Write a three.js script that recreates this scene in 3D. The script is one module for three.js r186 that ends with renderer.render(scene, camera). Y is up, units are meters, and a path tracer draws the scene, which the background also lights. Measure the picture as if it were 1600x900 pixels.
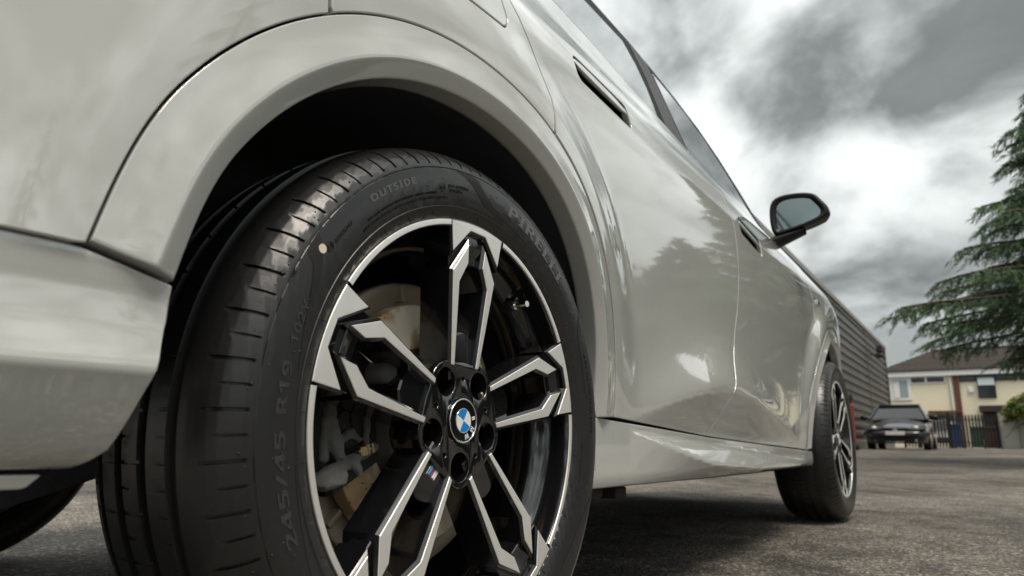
import * as THREE from 'three';
import { mergeGeometries, mergeVertices, toCreasedNormals } from 'three/addons/utils/BufferGeometryUtils.js';
import { RoundedBoxGeometry } from 'three/addons/geometries/RoundedBoxGeometry.js';
import { FontLoader } from 'three/addons/loaders/FontLoader.js';
import { TextGeometry } from 'three/addons/geometries/TextGeometry.js';

// ---------------------------------------------------------------- camera
const scene = new THREE.Scene();
const camera = new THREE.PerspectiveCamera(46.02, 1600 / 900, 0.05, 900);
camera.position.set(0.5177, 0.3284, 0.6747);
camera.quaternion.setFromRotationMatrix(new THREE.Matrix4().makeBasis(
  new THREE.Vector3(0.82750947, 0.01022458, -0.56135866),
  new THREE.Vector3(0.11483819, 0.97561397, 0.18705498),
  new THREE.Vector3(0.54958191, -0.21925518, 0.80615563)));
camera.focus = 0.95; camera.userData.fStop = 6.3;
const renderer = new THREE.WebGLRenderer({ antialias: true });
renderer.setSize(1024, 576);
renderer.toneMapping = THREE.LinearToneMapping;
renderer.toneMappingExposure = 2.0;
renderer.shadowMap.enabled = true;

// ---------------------------------------------------------------- noise helpers
function rng(seed) { let a = seed >>> 0; return () => { a = (a + 0x6D2B79F5) >>> 0; let t = a; t = Math.imul(t ^ (t >>> 15), t | 1); t ^= t + Math.imul(t ^ (t >>> 7), t | 61); return ((t ^ (t >>> 14)) >>> 0) / 4294967296; }; }
function hash2(x, y, s) { let h = Math.imul(x, 374761393) ^ Math.imul(y, 668265263) ^ Math.imul(s, 2246822519); h = Math.imul(h ^ (h >>> 13), 1274126177); h ^= h >>> 16; return (h >>> 0) / 4294967296; }
function vnoise(x, y, s, per = 0) {
  let xi = Math.floor(x), yi = Math.floor(y); const fx = x - xi, fy = y - yi;
  const u = fx * fx * fx * (fx * (fx * 6 - 15) + 10), v = fy * fy * fy * (fy * (fy * 6 - 15) + 10);
  let x1 = xi + 1, y1 = yi + 1;
  if (per) { xi = ((xi % per) + per) % per; yi = ((yi % per) + per) % per; x1 = ((x1 % per) + per) % per; y1 = ((y1 % per) + per) % per; }
  const a = hash2(xi, yi, s), b = hash2(x1, yi, s), c = hash2(xi, y1, s), d = hash2(x1, y1, s);
  return a + (b - a) * u + (c - a) * v + (a - b - c + d) * u * v;
}
function fbm(x, y, s, oct, per = 0, gain = 0.5) { let a = 0, w = 1, t = 0, f = 1; for (let i = 0; i < oct; i++) { a += w * vnoise(x * f, y * f, s + i * 17, per ? per * f : 0); t += w; w *= gain; f *= 2; } return a / t; }
const clamp = (v, a = 0, b = 1) => Math.max(a, Math.min(b, v));
const sstep = (a, b, v) => { const t = clamp((v - a) / (b - a)); return t * t * (3 - 2 * t); };
const mix = (a, b, t) => a + (b - a) * t;
const D2R = Math.PI / 180;
function table(pts) { // monotone cubic interpolation through [x, y] pairs
  const n = pts.length, m = [], d = [];
  for (let i = 0; i < n - 1; i++) d.push((pts[i + 1][1] - pts[i][1]) / (pts[i + 1][0] - pts[i][0]));
  for (let i = 0; i < n; i++) { const a = d[i - 1] ?? d[0], b = d[i] ?? d[n - 2]; m.push(a * b <= 0 ? 0 : 2 * a * b / (a + b)); }
  return x => {
    if (x <= pts[0][0]) return pts[0][1] + m[0] * (x - pts[0][0]) * 0; if (x >= pts[n - 1][0]) return pts[n - 1][1];
    let i = 0; while (x > pts[i + 1][0]) i++;
    const h = pts[i + 1][0] - pts[i][0], t = (x - pts[i][0]) / h, t2 = t * t, t3 = t2 * t;
    return (2 * t3 - 3 * t2 + 1) * pts[i][1] + (t3 - 2 * t2 + t) * h * m[i] + (-2 * t3 + 3 * t2) * pts[i + 1][1] + (t3 - t2) * h * m[i + 1];
  };
}
function smooth(fn, sigma, a, b) { // a softened copy of a function of one number
  const n = 800, h = (b - a) / n, k = Math.ceil(3 * sigma / h), src = [], out = []; for (let i = -k; i <= n + k; i++) src.push(fn(a + i * h));
  const w = []; let W = 0; for (let j = -k; j <= k; j++) { const v = Math.exp(-.5 * (j * h / sigma) ** 2); w.push(v); W += v; }
  for (let i = 0; i <= n; i++) { let s = 0; for (let j = 0; j <= 2 * k; j++) s += w[j] * src[i + j]; out.push(s / W); }
  return x => { const q = clamp((x - a) / h, 0, n - 1e-6), i = Math.floor(q), f = q - i; const p0 = out[Math.max(0, i - 1)], p1 = out[i], p2 = out[i + 1], p3 = out[Math.min(n, i + 2)]; return p1 + .5 * f * (p2 - p0 + f * (2 * p0 - 5 * p1 + 4 * p2 - p3 + f * (3 * (p1 - p2) + p3 - p0))); };
}
const linear = pts => x => { if (x <= pts[0][0]) return pts[0][1]; for (let i = 0; i < pts.length - 1; i++) if (x <= pts[i + 1][0]) return mix(pts[i][1], pts[i + 1][1], (x - pts[i][0]) / (pts[i + 1][0] - pts[i][0])); return pts[pts.length - 1][1]; };

// ---------------------------------------------------------------- sky: broken overcast cloud, computed
{
  const W = 4096, H = 2048, data = new Float32Array(W * H * 4);
  // large cloud masses of this afternoon: [azimuth from ahead (right +), elevation, width, height, darkness (+) or brightness (-)]
  const mass = [[3, 29, 11, 5, .13], [-6, 27.0, 10, 4.5, .13], [-13, 27.5, 8, 5, .12], [-18, 31, 7, 8, .20], [-14, 17.5, 6, 4, -.34], [-14.5, 23.5, 4, 1.6, -.16], [-4, 22, 8, 2.4, -.14],
    [-1, 24, 5, 1.6, .10], [-5, 18.6, 9, 1.2, .12], [-7, 12.5, 12, 1.5, .15], [-3, 9.5, 12, 2, -.22], [9, 30, 9, 6, .16], [-9, 33.5, 3, 1.3, -.25]];
  for (let j = 0; j < H; j++) for (let i = 0; i < W; i++) {
    const el = ((j + .5) / H - .5) * Math.PI, az3 = ((i + .5) / W - .5) * 2 * Math.PI;
    const dx = Math.cos(el) * Math.cos(az3), dz = Math.cos(el) * Math.sin(az3), dy = Math.sin(el);
    let L;
    if (dy < -0.02) L = 0.3;
    else {
      const k = 2.4 / (Math.max(dy, 0) + 0.34), px = dx * k, pz = dz * k;
      const wx = fbm(px * .9 + 7, pz * .9 + 3, 5, 3) - .5, wz = fbm(px * .9 + 31, pz * .9 + 11, 9, 3) - .5;
      const n = fbm(px * 1.15 + wx * .8 + 2.2, pz * 1.15 + wz * .8 + 5.1, 21, 7, 0, .52);
      const fine = fbm(px * 3.1 + wx * 1.4, pz * 3.1 + wz * 1.4, 57, 6, 0, .55) - .5;
      const az = Math.atan2(dx, -dz) / D2R, e = el / D2R;
      let m = 0; for (const [a, b, w, h, d] of mass) { let q = az - a; if (q > 180) q -= 360; if (q < -180) q += 360; const t = (q / w) ** 2 + ((e - b) / h) ** 2; if (t < 12) m += d * Math.exp(-t); }
      const seen = Math.exp(-(((az + 6) / 26) ** 2) - ((e - 20) / 22) ** 2);
      let c = mix((n - .47) * 2.1, (n - .5) * 1.5, seen) + m * 1.1 + fine * .9 - mix(.06, 0, seen); // thickness
      c = clamp(.46 + c);
      L = mix(.63, .095, sstep(-.12, 1.15, c)) * (1 + .5 * fine) * (1 + 1.3 * Math.max(dy, 0)) / 1.46;
      L = mix(L, .50, (1 - sstep(0, .14, dy)) * .5);
    }
    const o = (j * W + i) * 4, cool = clamp((1 - L) * .5);
    data[o] = L * (1 - .20 * cool); data[o + 1] = L; data[o + 2] = L * (.985 + .005 * cool); data[o + 3] = 1;
  }
  const sky = new THREE.DataTexture(data, W, H, THREE.RGBAFormat, THREE.FloatType);
  sky.mapping = THREE.EquirectangularReflectionMapping; sky.magFilter = sky.minFilter = THREE.LinearFilter; sky.needsUpdate = true;
  scene.background = sky; scene.environment = sky; scene.environmentIntensity = 1; 
}
const sun = new THREE.DirectionalLight(0xfff4e6, 1.5);
sun.position.set(9, 22, 6); sun.target.position.set(-.5, 0, -1); sun.castShadow = true; sun.shadow.radius = 40;
sun.shadow.mapSize.set(2048, 2048); Object.assign(sun.shadow.camera, { left: -30, right: 30, top: 30, bottom: -50, near: 1, far: 120 });
sun.name = 'sun'; scene.add(sun, sun.target);

// ---------------------------------------------------------------- textures
function tex(size, fn, { srgb = false, repeat = [1, 1] } = {}) {
  const d = new Uint8Array(size * size * 4);
  for (let j = 0; j < size; j++) for (let i = 0; i < size; i++) { const v = fn(i / size, j / size, i, j), o = (j * size + i) * 4; if (typeof v === 'number') { d[o] = d[o + 1] = d[o + 2] = clamp(v) * 255; } else { for (let k = 0; k < 3; k++) d[o + k] = clamp(v[k]) * 255; } d[o + 3] = 255; }
  const t = new THREE.DataTexture(d, size, size, THREE.RGBAFormat); t.wrapS = t.wrapT = THREE.RepeatWrapping; t.magFilter = THREE.LinearFilter; t.minFilter = THREE.LinearMipmapLinearFilter; t.generateMipmaps = true;
  if (srgb) t.colorSpace = THREE.SRGBColorSpace; t.repeat.set(...repeat); t.needsUpdate = true; return t;
}
const l2s = v => v <= .0031308 ? v * 12.92 : 1.055 * v ** (1 / 2.4) - .055;
const lin = (r, g, b) => new THREE.Color().setRGB(r, g, b);
const std = o => new THREE.MeshStandardMaterial(o), phys = o => new THREE.MeshPhysicalMaterial(o);
const grain = tex(512, (u, v) => { const a = fbm(u * 64, v * 64, 3, 3, 64), b = hash2(Math.floor(u * 512), Math.floor(v * 512), 8); return .5 * a + .5 * b; });
const smudge = tex(512, (u, v) => clamp(.35 + .75 * (fbm(u * 5, v * 5, 31, 6, 5) - .3)));
const M = {};
M.paint = phys({ map: tex(1024, (u, v) => { const a = fbm(u * 6, v * 6, 91, 5, 6), b = hash2(Math.floor(u * 1024), Math.floor(v * 1024), 6), s = fbm(u * 40, v * 40, 93, 3, 40); return l2s(.96 + .022 * (a - .5) - .015 * sstep(.62, .8, s) + (b > .997 ? -.07 : .03 * (b - .5))); }, { srgb: true, repeat: [2, 2] }), color: lin(.550, .560, .538), roughness: .06, metalness: .05, ior: 1.7, clearcoat: 1, clearcoatRoughness: .012 });
M.gloss = phys({ color: lin(.006, .006, .007), roughness: .16, clearcoat: 1, clearcoatRoughness: .04 });
M.machined = std({ color: lin(.95, .93, .90), metalness: .85, roughness: .5, bumpMap: (() => { const t = tex(256, (u, v, i, j) => .5 + .5 * (hash2(0, j, 4) - .5) + .1 * (hash2(i >> 4, j, 5) - .5)); t.repeat.set(3, 12); return t; })(), bumpScale: .00006 });
M.chrome = std({ color: lin(.78, .78, .78), metalness: 1, roughness: .12 });
M.rubber = phys({ color: lin(.0105, .0105, .011), roughness: .33, ior: 1.52, clearcoat: .3, clearcoatRoughness: .4, bumpMap: (() => { const t = grain.clone(); t.repeat.set(30, 6); return t; })(), bumpScale: .00012, roughnessMap: null });
M.rubberMatte = std({ color: lin(.012, .012, .012), roughness: .8 });
M.liner = std({ color: lin(.075, .082, .105), roughness: .95, bumpMap: (() => { const t = grain.clone(); t.repeat.set(3, 3); return t; })(), bumpScale: .001 });
M.blackTrim = phys({ color: lin(.007, .007, .008), roughness: .38, specularIntensity: .7 });
M.blackMatte = std({ color: lin(.012, .012, .012), roughness: .75 });
M.seal = std({ color: lin(.006, .006, .006), roughness: .9 });
M.glass = phys({ color: lin(.012, .018, .019), roughness: .02, metalness: 0, clearcoat: 1, clearcoatRoughness: 0, ior: 1.6 });
M.screen = phys({ color: lin(.010, .016, .016), roughness: .04, ior: 1.33 });
M.mirrorGlass = std({ color: lin(.19, .235, .235), roughness: .05, metalness: 1 });
M.white = std({ color: lin(.8, .8, .8), roughness: .3 });
M.blue = std({ color: lin(.01, .22, .62), roughness: .3 });
M.navy = std({ color: lin(.01, .03, .18), roughness: .3 });
M.lightblue = std({ color: lin(.05, .35, .75), roughness: .3 });
M.red = std({ color: lin(.55, .02, .02), roughness: .3 });
M.disc = std({ roughness: .5, metalness: .2, bumpScale: .0003, map: tex(512, (u, v) => {
  const n = fbm(u * 10, v * 10, 77, 6, 10), s = hash2(Math.floor(u * 200), Math.floor(v * 200), 3) > .985 && n > .5 ? .35 : 1, k = sstep(.42, .6, n);
  return [l2s(mix(.92, .62, k) * s), l2s(mix(.82, .43, k) * s), l2s(mix(.66, .22, k) * s)]; }, { srgb: true }) });
M.hat = std({ color: lin(.13, .12, .11), roughness: .6, metalness: .6, bumpMap: grain, bumpScale: .0004 });
M.cast = std({ color: lin(.33, .33, .32), roughness: .5, metalness: .6, bumpMap: (() => { const t = grain.clone(); t.repeat.set(5, 5); return t; })(), bumpScale: .003 });
M.castDark = std({ color: lin(.022, .022, .022), roughness: .6, metalness: .3, bumpMap: grain, bumpScale: .0006 });
M.steel = std({ color: lin(.5, .43, .34), roughness: .5, metalness: .7, bumpMap: grain, bumpScale: .0004 });
M.brass = std({ color: lin(.62, .50, .30), roughness: .3, metalness: 1 });

// ---------------------------------------------------------------- scene helpers
const used = {};
function numbered(n) { const k = used[n] = (used[n] ?? -1) + 1; return k ? `${n}_${String(k).padStart(3, '0')}` : n; }
function tag(o, label, category, group, kind) { if (label) o.userData.label = label; if (category) o.userData.category = category; if (group) o.userData.group = group; if (kind) o.userData.kind = kind; return o; }
function thing(name, label, category, pos, turn = 0, group) { const o = new THREE.Group(); o.name = numbered(name); o.position.set(...pos); o.rotation.y = turn; scene.add(o); return tag(o, label, category, group); }
function mesh(name, geo, mat, parent = scene) { const m = new THREE.Mesh(geo, mat); m.name = parent === scene ? numbered(name) : name; m.castShadow = m.receiveShadow = true; parent.add(m); return m; }
function structure(name, geo, mat) { return tag(mesh(name, geo, mat), null, null, null, 'structure'); }
const merge = gs => mergeGeometries(gs.map(g => { const h = g.index ? g.toNonIndexed() : g; for (const k of Object.keys(h.attributes)) if (!['position', 'normal', 'uv'].includes(k)) h.deleteAttribute(k); if (!h.attributes.uv) h.setAttribute('uv', new THREE.BufferAttribute(new Float32Array(h.attributes.position.count * 2), 2)); return h; }));
const box = (w, h, d, x = 0, y = 0, z = 0, r = 0) => { const g = r ? new RoundedBoxGeometry(w, h, d, 2, r) : new THREE.BoxGeometry(w, h, d); return g.translate(x, y, z); };
function geoFrom(pos, idx, uv) { const g = new THREE.BufferGeometry(); g.setAttribute('position', new THREE.Float32BufferAttribute(pos, 3)); if (uv) g.setAttribute('uv', new THREE.Float32BufferAttribute(uv, 2)); if (idx) g.setIndex(idx); g.computeVertexNormals(); return g; }
// grid surface from a function (i/nu, j/nv) -> [x, y, z]
function gridSurface(us, vs, fn, flip = false) {
  const pos = [], uv = [], idx = [];
  for (const v of vs) for (const u of us) { pos.push(...fn(u, v)); uv.push(u, v); }
  const n = us.length;
  for (let j = 0; j < vs.length - 1; j++) for (let i = 0; i < n - 1; i++) { const a = j * n + i, b = a + 1, c = a + n, d = c + 1; flip ? idx.push(a, c, b, b, c, d) : idx.push(a, b, c, b, d, c); }
  return geoFrom(pos, idx, uv);
}
const range = (a, b, n) => Array.from({ length: n + 1 }, (_, i) => a + (b - a) * i / n);
// ---------------------------------------------------------------- wheel (local axes: x outwards from the car, y up; hub at the origin)
const R_TYRE = .3516;
const font = await new FontLoader().loadAsync('fonts/droid/droid_sans_bold.typeface.json');
const sideX = table([[.250, -.004], [.2545, .001], [.262, .0035], [.275, .006], [.290, .009], [.302, .0095], [.310, .0085], [.318, .006], [.325, .0015]]);
const crownR = table([[-.0015, .325], [.006, .332], [.015, .338], [.028, .343], [.045, .347], [.070, .350], [.1125, .3516]]); // radius against depth from the outside
const MID = -.1125;
function tyreGeometry() {
  const rows = []; // [r, x, nr, nx, kind, depth]
  const side = [];
  for (const r of [.246, .2495, .2515, .2535, .256, .259, .262, .2645, .2652, .2658, .2665, .2675, .272, .278, .284, .290, .296, .302, .306, .309, .3118, .3125, .3132, .314]) side.push([r, r < .25 ? -.008 - (.25 - r) * 2 : sideX(r)]);
  for (const s of side) if (Math.abs(s[0] - .2652) < 1e-5 || Math.abs(s[0] - .2658) < 1e-5) s[1] += .0007; else if (Math.abs(s[0] - .3125) < 1e-5) s[1] -= .0012;
  for (const r of [.3155, .317, .3185, .320, .3215, .323, .3245]) side.push([r, sideX(r)]);
  const tread = [];
  const grooves = [[.0495, .0635, .0065], [.092, .106, .007], [.1325, .1465, .007], [.174, .186, .0065]];
  const depths = new Set();
  for (let d = .0005; d < .034; d += .0022) depths.add(+d.toFixed(5));
  for (let d = .036; d < .2245; d += .006) if (!grooves.some(g => d > g[0] - .002 && d < g[1] + .002)) depths.add(+d.toFixed(5));
  for (const g of grooves) { for (const e of [g[0] - .0014, g[0] - .0003, g[0] + .0008, g[1] - .0008, g[1] + .0003, g[1] + .0014]) depths.add(+e.toFixed(5)); }
  const rAt = d => d > .1125 ? crownR(.225 - d) : crownR(d);
  for (const d of [...depths].sort((a, b) => a - b)) {
    let r = rAt(d); const g = grooves.find(q => d > q[0] && d < q[1]); if (g) r -= g[2];
    tread.push([r, -d, g ? 1 : 0, d]);
  }
  const prof = side.map(s => [s[0], s[1], 2, -s[1]]).concat(tread);
  for (const s of [...side].reverse()) prof.push([s[0], 2 * MID - s[1], 3, 9]);
  const N = 48, pitch = 2 * Math.PI / N, cols = [];
  for (let k = 0; k < N; k++) for (const [c, type] of [[0, 2], [.5, 1]]) {
    const c0 = (k + c) * pitch, w = (type === 2 ? .0014 : .0010) / .335, e = .0004 / .335;
    for (const [o, in_] of [[-w - e, 0], [-w, 1], [w, 1], [w + e, 0]]) cols.push([c0 + o, in_ ? type : 0, k]);
    for (const f of [.12, .25, .38]) cols.push([c0 + f * pitch, 0, k]);
  }
  const pos = [], uv = [], idx = [], nc = cols.length;
  for (const [r, x, kind, d] of prof) for (let i = 0; i <= nc; i++) {
    const [a, t, k] = cols[i % nc]; let q = 0;
    if (t && kind !== 3) { // sipes across the outer shoulder, long and short in turn; thin cuts in the middle ribs
      const rr = kind === 2 ? r : 9, lo = -.0062, hi = t === 2 ? .026 : .012;
      if (kind !== 1 && d > lo && d < hi && (rr > .3165)) q = .0045 * Math.min(1, (d - lo) / .0012 + .15) * Math.min(1, (hi - d) / .006 + .1);
      if (kind === 0 && ((d > .064 && d < .078) || (d > .12 && d < .1325) || (d > .19 && d < .21))) q = .003;
      if (t === 2 && kind === 0 && ((d > .106 && d < .116) || (d > .15 && d < .172))) q = .003;
    }
    const n = kind === 2 ? clamp((r - .3165) / .02) : 1;
    const r2 = r - q * (.35 + .65 * n), x2 = x - q * (1 - n) * .9;
    pos.push(x2, r2 * Math.sin(a), -r2 * Math.cos(a)); uv.push(a / (2 * Math.PI), (kind === 2 ? r : .33 + d));
  }
  const rowN = nc + 1;
  for (let j = 0; j < prof.length - 1; j++) for (let i = 0; i < nc; i++) { const a = j * rowN + i, b = a + 1, c = a + rowN, e = c + 1; idx.push(a, b, c, b, e, c); }
  return toCreasedNormals(geoFrom(pos, idx, uv), .75);
}
// a polygon prism in the spoke's own axes: a = out from the hub, s = across; x = top(a, s) down to bottom(a, s), with a chamfer along the top edge
function inset(poly, d) {
  const n = poly.length, out = [];
  for (let i = 0; i < n; i++) {
    const p = poly[(i + n - 1) % n], q = poly[i], r = poly[(i + 1) % n];
    const e = (A, B) => { const dx = B[0] - A[0], dy = B[1] - A[1], l = Math.hypot(dx, dy) || 1e-9; return [-dy / l, dx / l]; };
    const a = e(p, q), b = e(q, r), k = Math.max(.25, 1 + a[0] * b[0] + a[1] * b[1]);
    out.push([q[0] + d * (a[0] + b[0]) / k, q[1] + d * (a[1] + b[1]) / k]);
  }
  return out;
}
function prism(poly, top, bottom, ch = .0008, draft = 0) {
  const V2 = THREE.Vector2; if (THREE.ShapeUtils.area(poly.map(p => new V2(...p))) < 0) poly = [...poly].reverse();
  const inn = inset(poly, ch), base = draft ? inset(poly, -draft) : poly, pos = [], uv = [];
  const P = (p, x) => [x, p[0], -p[1]];
  const tri = (A, B, C) => { pos.push(...A, ...B, ...C); for (const q of [A, B, C]) uv.push(q[2] * 8, q[1] * 8); };
  for (const [i, j, k] of THREE.ShapeUtils.triangulateShape(inn.map(p => new V2(...p)), [])) tri(P(inn[i], top(...inn[i])), P(inn[k], top(...inn[k])), P(inn[j], top(...inn[j])));
  const n = poly.length;
  for (let i = 0; i < n; i++) {
    const j = (i + 1) % n;
    const a = P(inn[i], top(...inn[i])), b = P(inn[j], top(...inn[j])), c = P(poly[i], top(...poly[i]) - ch), d = P(poly[j], top(...poly[j]) - ch);
    tri(a, b, c); tri(b, d, c);
    const e = P(base[i], bottom(...base[i])), f = P(base[j], bottom(...base[j]));
    tri(c, d, e); tri(d, f, e);
  }
  const g = geoFrom(pos, null, uv);
  return fixWinding(g);
}
function fixWinding(g) { return g; }
function arcPts(r, s0, s1, n) { return range(s0, s1, n).map(s => [Math.sqrt(r * r - s * s), s]); }
const faceX = a => -.0135 * clamp((.235 - a) / .165) ** 1.15;
function wheelGeometries() {
  const G = {};
  const tip = [[.2065, -.0472], ...arcPts(.2502, -.0535, .0535, 10), [.2065, .0472], [.2403, .0158], [.2403, -.0158]];
  const armR = [[.2215, .0176], [.1972, .0155], [.1705, .0293], [.0665, .0214], [.0672, .0278], [.1830, .0435]];
  const armL = armR.map(([a, s]) => [a, -s]);
  const T = (o) => (a) => faceX(a) + o, B = d => a => mix(-.062, -d, clamp((a - .07) / .16));
  G.face_tip = prism(inset2(tip, .0002), T(.0004), T(-.0012), .0005);
  G.face_arm_right = prism(inset2(armR, .0001), T(.0004), T(-.0012), .0005);
  G.face_arm_left = prism(inset2(armL, .0001), T(.0004), T(-.0012), .0005);
  const grow = (p, d) => inset2(p, -d);
  const band = [[.2075, .0462], [.2413, .015], [.2413, -.015], [.2075, -.0462], [.178, -.0415], [.172, -.0300], [.1985, -.0140], [.1985, .0140], [.172, .0300], [.178, .0415]];
  const facet = [[.2225, -.0135], [.2225, .0135], [.1985, .0128], [.1985, -.0128]];
  const web = [[.048, -.0225], [.048, .0225], [.104, .0245], [.113, .006], [.113, -.006], [.104, -.0245]];
  const rib = [[.0670, -.0300], [.0670, .0300], [.1800, .0455], [.2070, .0490], [.2440, .0545], [.2440, .0500], [.2065, .0445], [.178, .0425], [.075, .0270], [.075, -.0270], [.178, -.0425], [.2065, -.0445], [.2440, -.0500], [.2440, -.0545], [.2070, -.0490], [.1800, -.0455]];
  G.spoke = merge([
    prism(grow(tip, .0028), T(-.0007), B(.044), .0024, .001), prism(grow(armR, .0034), T(-.0007), B(.05), .0030, .0012), prism(grow(armL, .0034), T(-.0007), B(.05), .0030, .0012),
    prism(band, a => faceX(a) - .0085, a => -.040, .0012, .001),
    prism(facet, a => mix(-.0035, -.0150, clamp((.2225 - a) / .024)), a => -.045, .0008, .001),
    prism(web, (a, s) => -.0195 - .05 * Math.max(0, a - .075) , a => -.060, .002, .003),
  ]);
  // hub: star-shaped plate with lug seats, small bores and the cap bore
  const sh = new THREE.Shape(); const pts = [];
  for (let k = 0; k < 10; k++) { const lug = k % 2 === 0, c = (k * 36 + 36 - 90 + 90) * D2R, r = lug ? .0800 : .071, w = lug ? 16 : 14; for (let q = -2; q <= 2; q++) pts.push([c + q * w / 2.2 * D2R, r * (lug ? 1 - .012 * q * q : 1)]); }
  pts.sort((a, b) => a[0] - b[0]).forEach(([a, r], i) => i ? sh.lineTo(r * Math.cos(a), r * Math.sin(a)) : sh.moveTo(r * Math.cos(a), r * Math.sin(a)));
  const hole = (x, y, r) => { const p = new THREE.Path(); p.absarc(x, y, r, 0, Math.PI * 2, true); sh.holes.push(p); };
  for (let k = 0; k < 5; k++) { const a = (36 + 72 * k) * D2R, b = 72 * k * D2R; hole(.056 * Math.cos(a), .056 * Math.sin(a), .0188); hole(.0515 * Math.cos(b), .0515 * Math.sin(b), .0042); }
  hole(0, 0, .0272);
  const hub = new THREE.ExtrudeGeometry(sh, { depth: .044, bevelEnabled: true, bevelThickness: .0016, bevelSize: .0014, bevelSegments: 3, curveSegments: 28 });
  // shape axis +X is the first spoke's direction: turn it to +y, thickness to x
  hub.applyMatrix4(new THREE.Matrix4().makeBasis(new THREE.Vector3(0, 1, 0), new THREE.Vector3(0, 0, -1), new THREE.Vector3(-1, 0, 0)).multiply(new THREE.Matrix4().makeScale(1, 1, 1)));
  hub.translate(-.0155 - .0016, 0, 0); G.hub = toCreasedNormals(hub, .3);
  const lathe = (pts, n = 160) => { const g = new THREE.LatheGeometry(pts.map(p => new THREE.Vector2(p[1], p[0])), n); return g.rotateZ(-Math.PI / 2).rotateX(.01); }; // [x, r]
  G.barrel = lathe([[-.0075, .2536], [-.004, .2542], [-.0012, .2530], [-.0006, .2512], [-.001, .2434], [-.0025, .2424], [-.010, .2405], [-.022, .2385], [-.034, .2375], [-.042, .2300], [-.052, .2200], [-.075, .2140], [-.12, .2140], [-.155, .2180], [-.19, .2300], [-.216, .2370], [-.221, .2480], [-.224, .2530]]);
  // machined ring between the spokes: five arcs
  const ring = []; const half = Math.asin(.0545 / .25);
  const us = range(Math.PI / 2 - 72 * D2R + half + .01, Math.PI / 2 - half - .01, 24);
  const ringProfile = [[.2436, -.0012], [.2440, .0004], [.2444, .0008], [.2500, .0008], [.2505, .0004], [.2508, -.001]];
  { const pos = [], idx = [], uv = []; us.forEach((u, i) => ringProfile.forEach(([r, x], j) => { pos.push(x, r * Math.sin(u), -r * Math.cos(u)); uv.push(u * 2, r * 8); if (i && j) { const n = ringProfile.length, a = (i - 1) * n + j - 1, b = i * n + j - 1; idx.push(a, a + 1, b, a + 1, b + 1, b); } })); G.ring = geoFrom(pos, idx, uv); }
  G.lug = (() => { const c = []; { const a = 126 * D2R; c.push(new THREE.CylinderGeometry(.0085, .0085, .02, 6).rotateZ(Math.PI / 2).translate(-.052, .056 * Math.sin(a), -.056 * Math.cos(a)), new THREE.CylinderGeometry(.0195, .0195, .003, 20).rotateZ(Math.PI / 2).translate(-.063, .056 * Math.sin(a), -.056 * Math.cos(a))); } return merge(c); })();
  return G;
}
function inset2(poly, d) { const V2 = THREE.Vector2; const rev = THREE.ShapeUtils.area(poly.map(p => new V2(...p))) < 0; const q = rev ? [...poly].reverse() : poly; return inset(q, d); }
// raised lettering bent round the sidewall (clockwise, tops outwards); phi in degrees from straight ahead, over the top
function curvedText(str, r0, size, phi0, spread = null, thick = .0005) {
  const g = new TextGeometry(str, { font, size, depth: thick + .001, curveSegments: 3, bevelEnabled: false });
  g.computeBoundingBox(); const w = g.boundingBox.max.x, k = spread ? spread * D2R * r0 / w : 1;
  const p = g.attributes.position;
  for (let i = 0; i < p.count; i++) { const a = phi0 * D2R - p.getX(i) * k / r0, r = r0 + p.getY(i), x = sideX(r) - .001 + p.getZ(i); p.setXYZ(i, x, r * Math.sin(a), -r * Math.cos(a)); }
  const out = g.index ? g.toNonIndexed() : g; out.computeVertexNormals(); return out;
}
function sidePatch(outline, lift, n = 14) { // outline: [[phi, rLow, rHigh], ...] a thin patch on the sidewall
  const pos = [], idx = [], uv = []; outline.forEach(([ph, r0, r1], i) => { for (let j = 0; j <= n; j++) { const r = mix(r0, r1, j / n), a = ph * D2R; pos.push(sideX(r) + (r1 - r0 < .0002 ? -.0003 : lift), r * Math.sin(a), -r * Math.cos(a)); uv.push(a, r); if (i && j) { const A = (i - 1) * (n + 1) + j - 1, B = i * (n + 1) + j - 1; idx.push(A, B, A + 1, A + 1, B, B + 1); } } });
  return geoFrom(pos, idx, uv);
}
function refine(outline, k = 6) { const o = []; for (let i = 0; i < outline.length - 1; i++) for (let j = 0; j < k; j++) o.push(outline[i].map((v, q) => mix(v, outline[i + 1][q], j / k))); o.push(outline[outline.length - 1]); return o; }
const tyreGeo = tyreGeometry(), WG = wheelGeometries();
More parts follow.
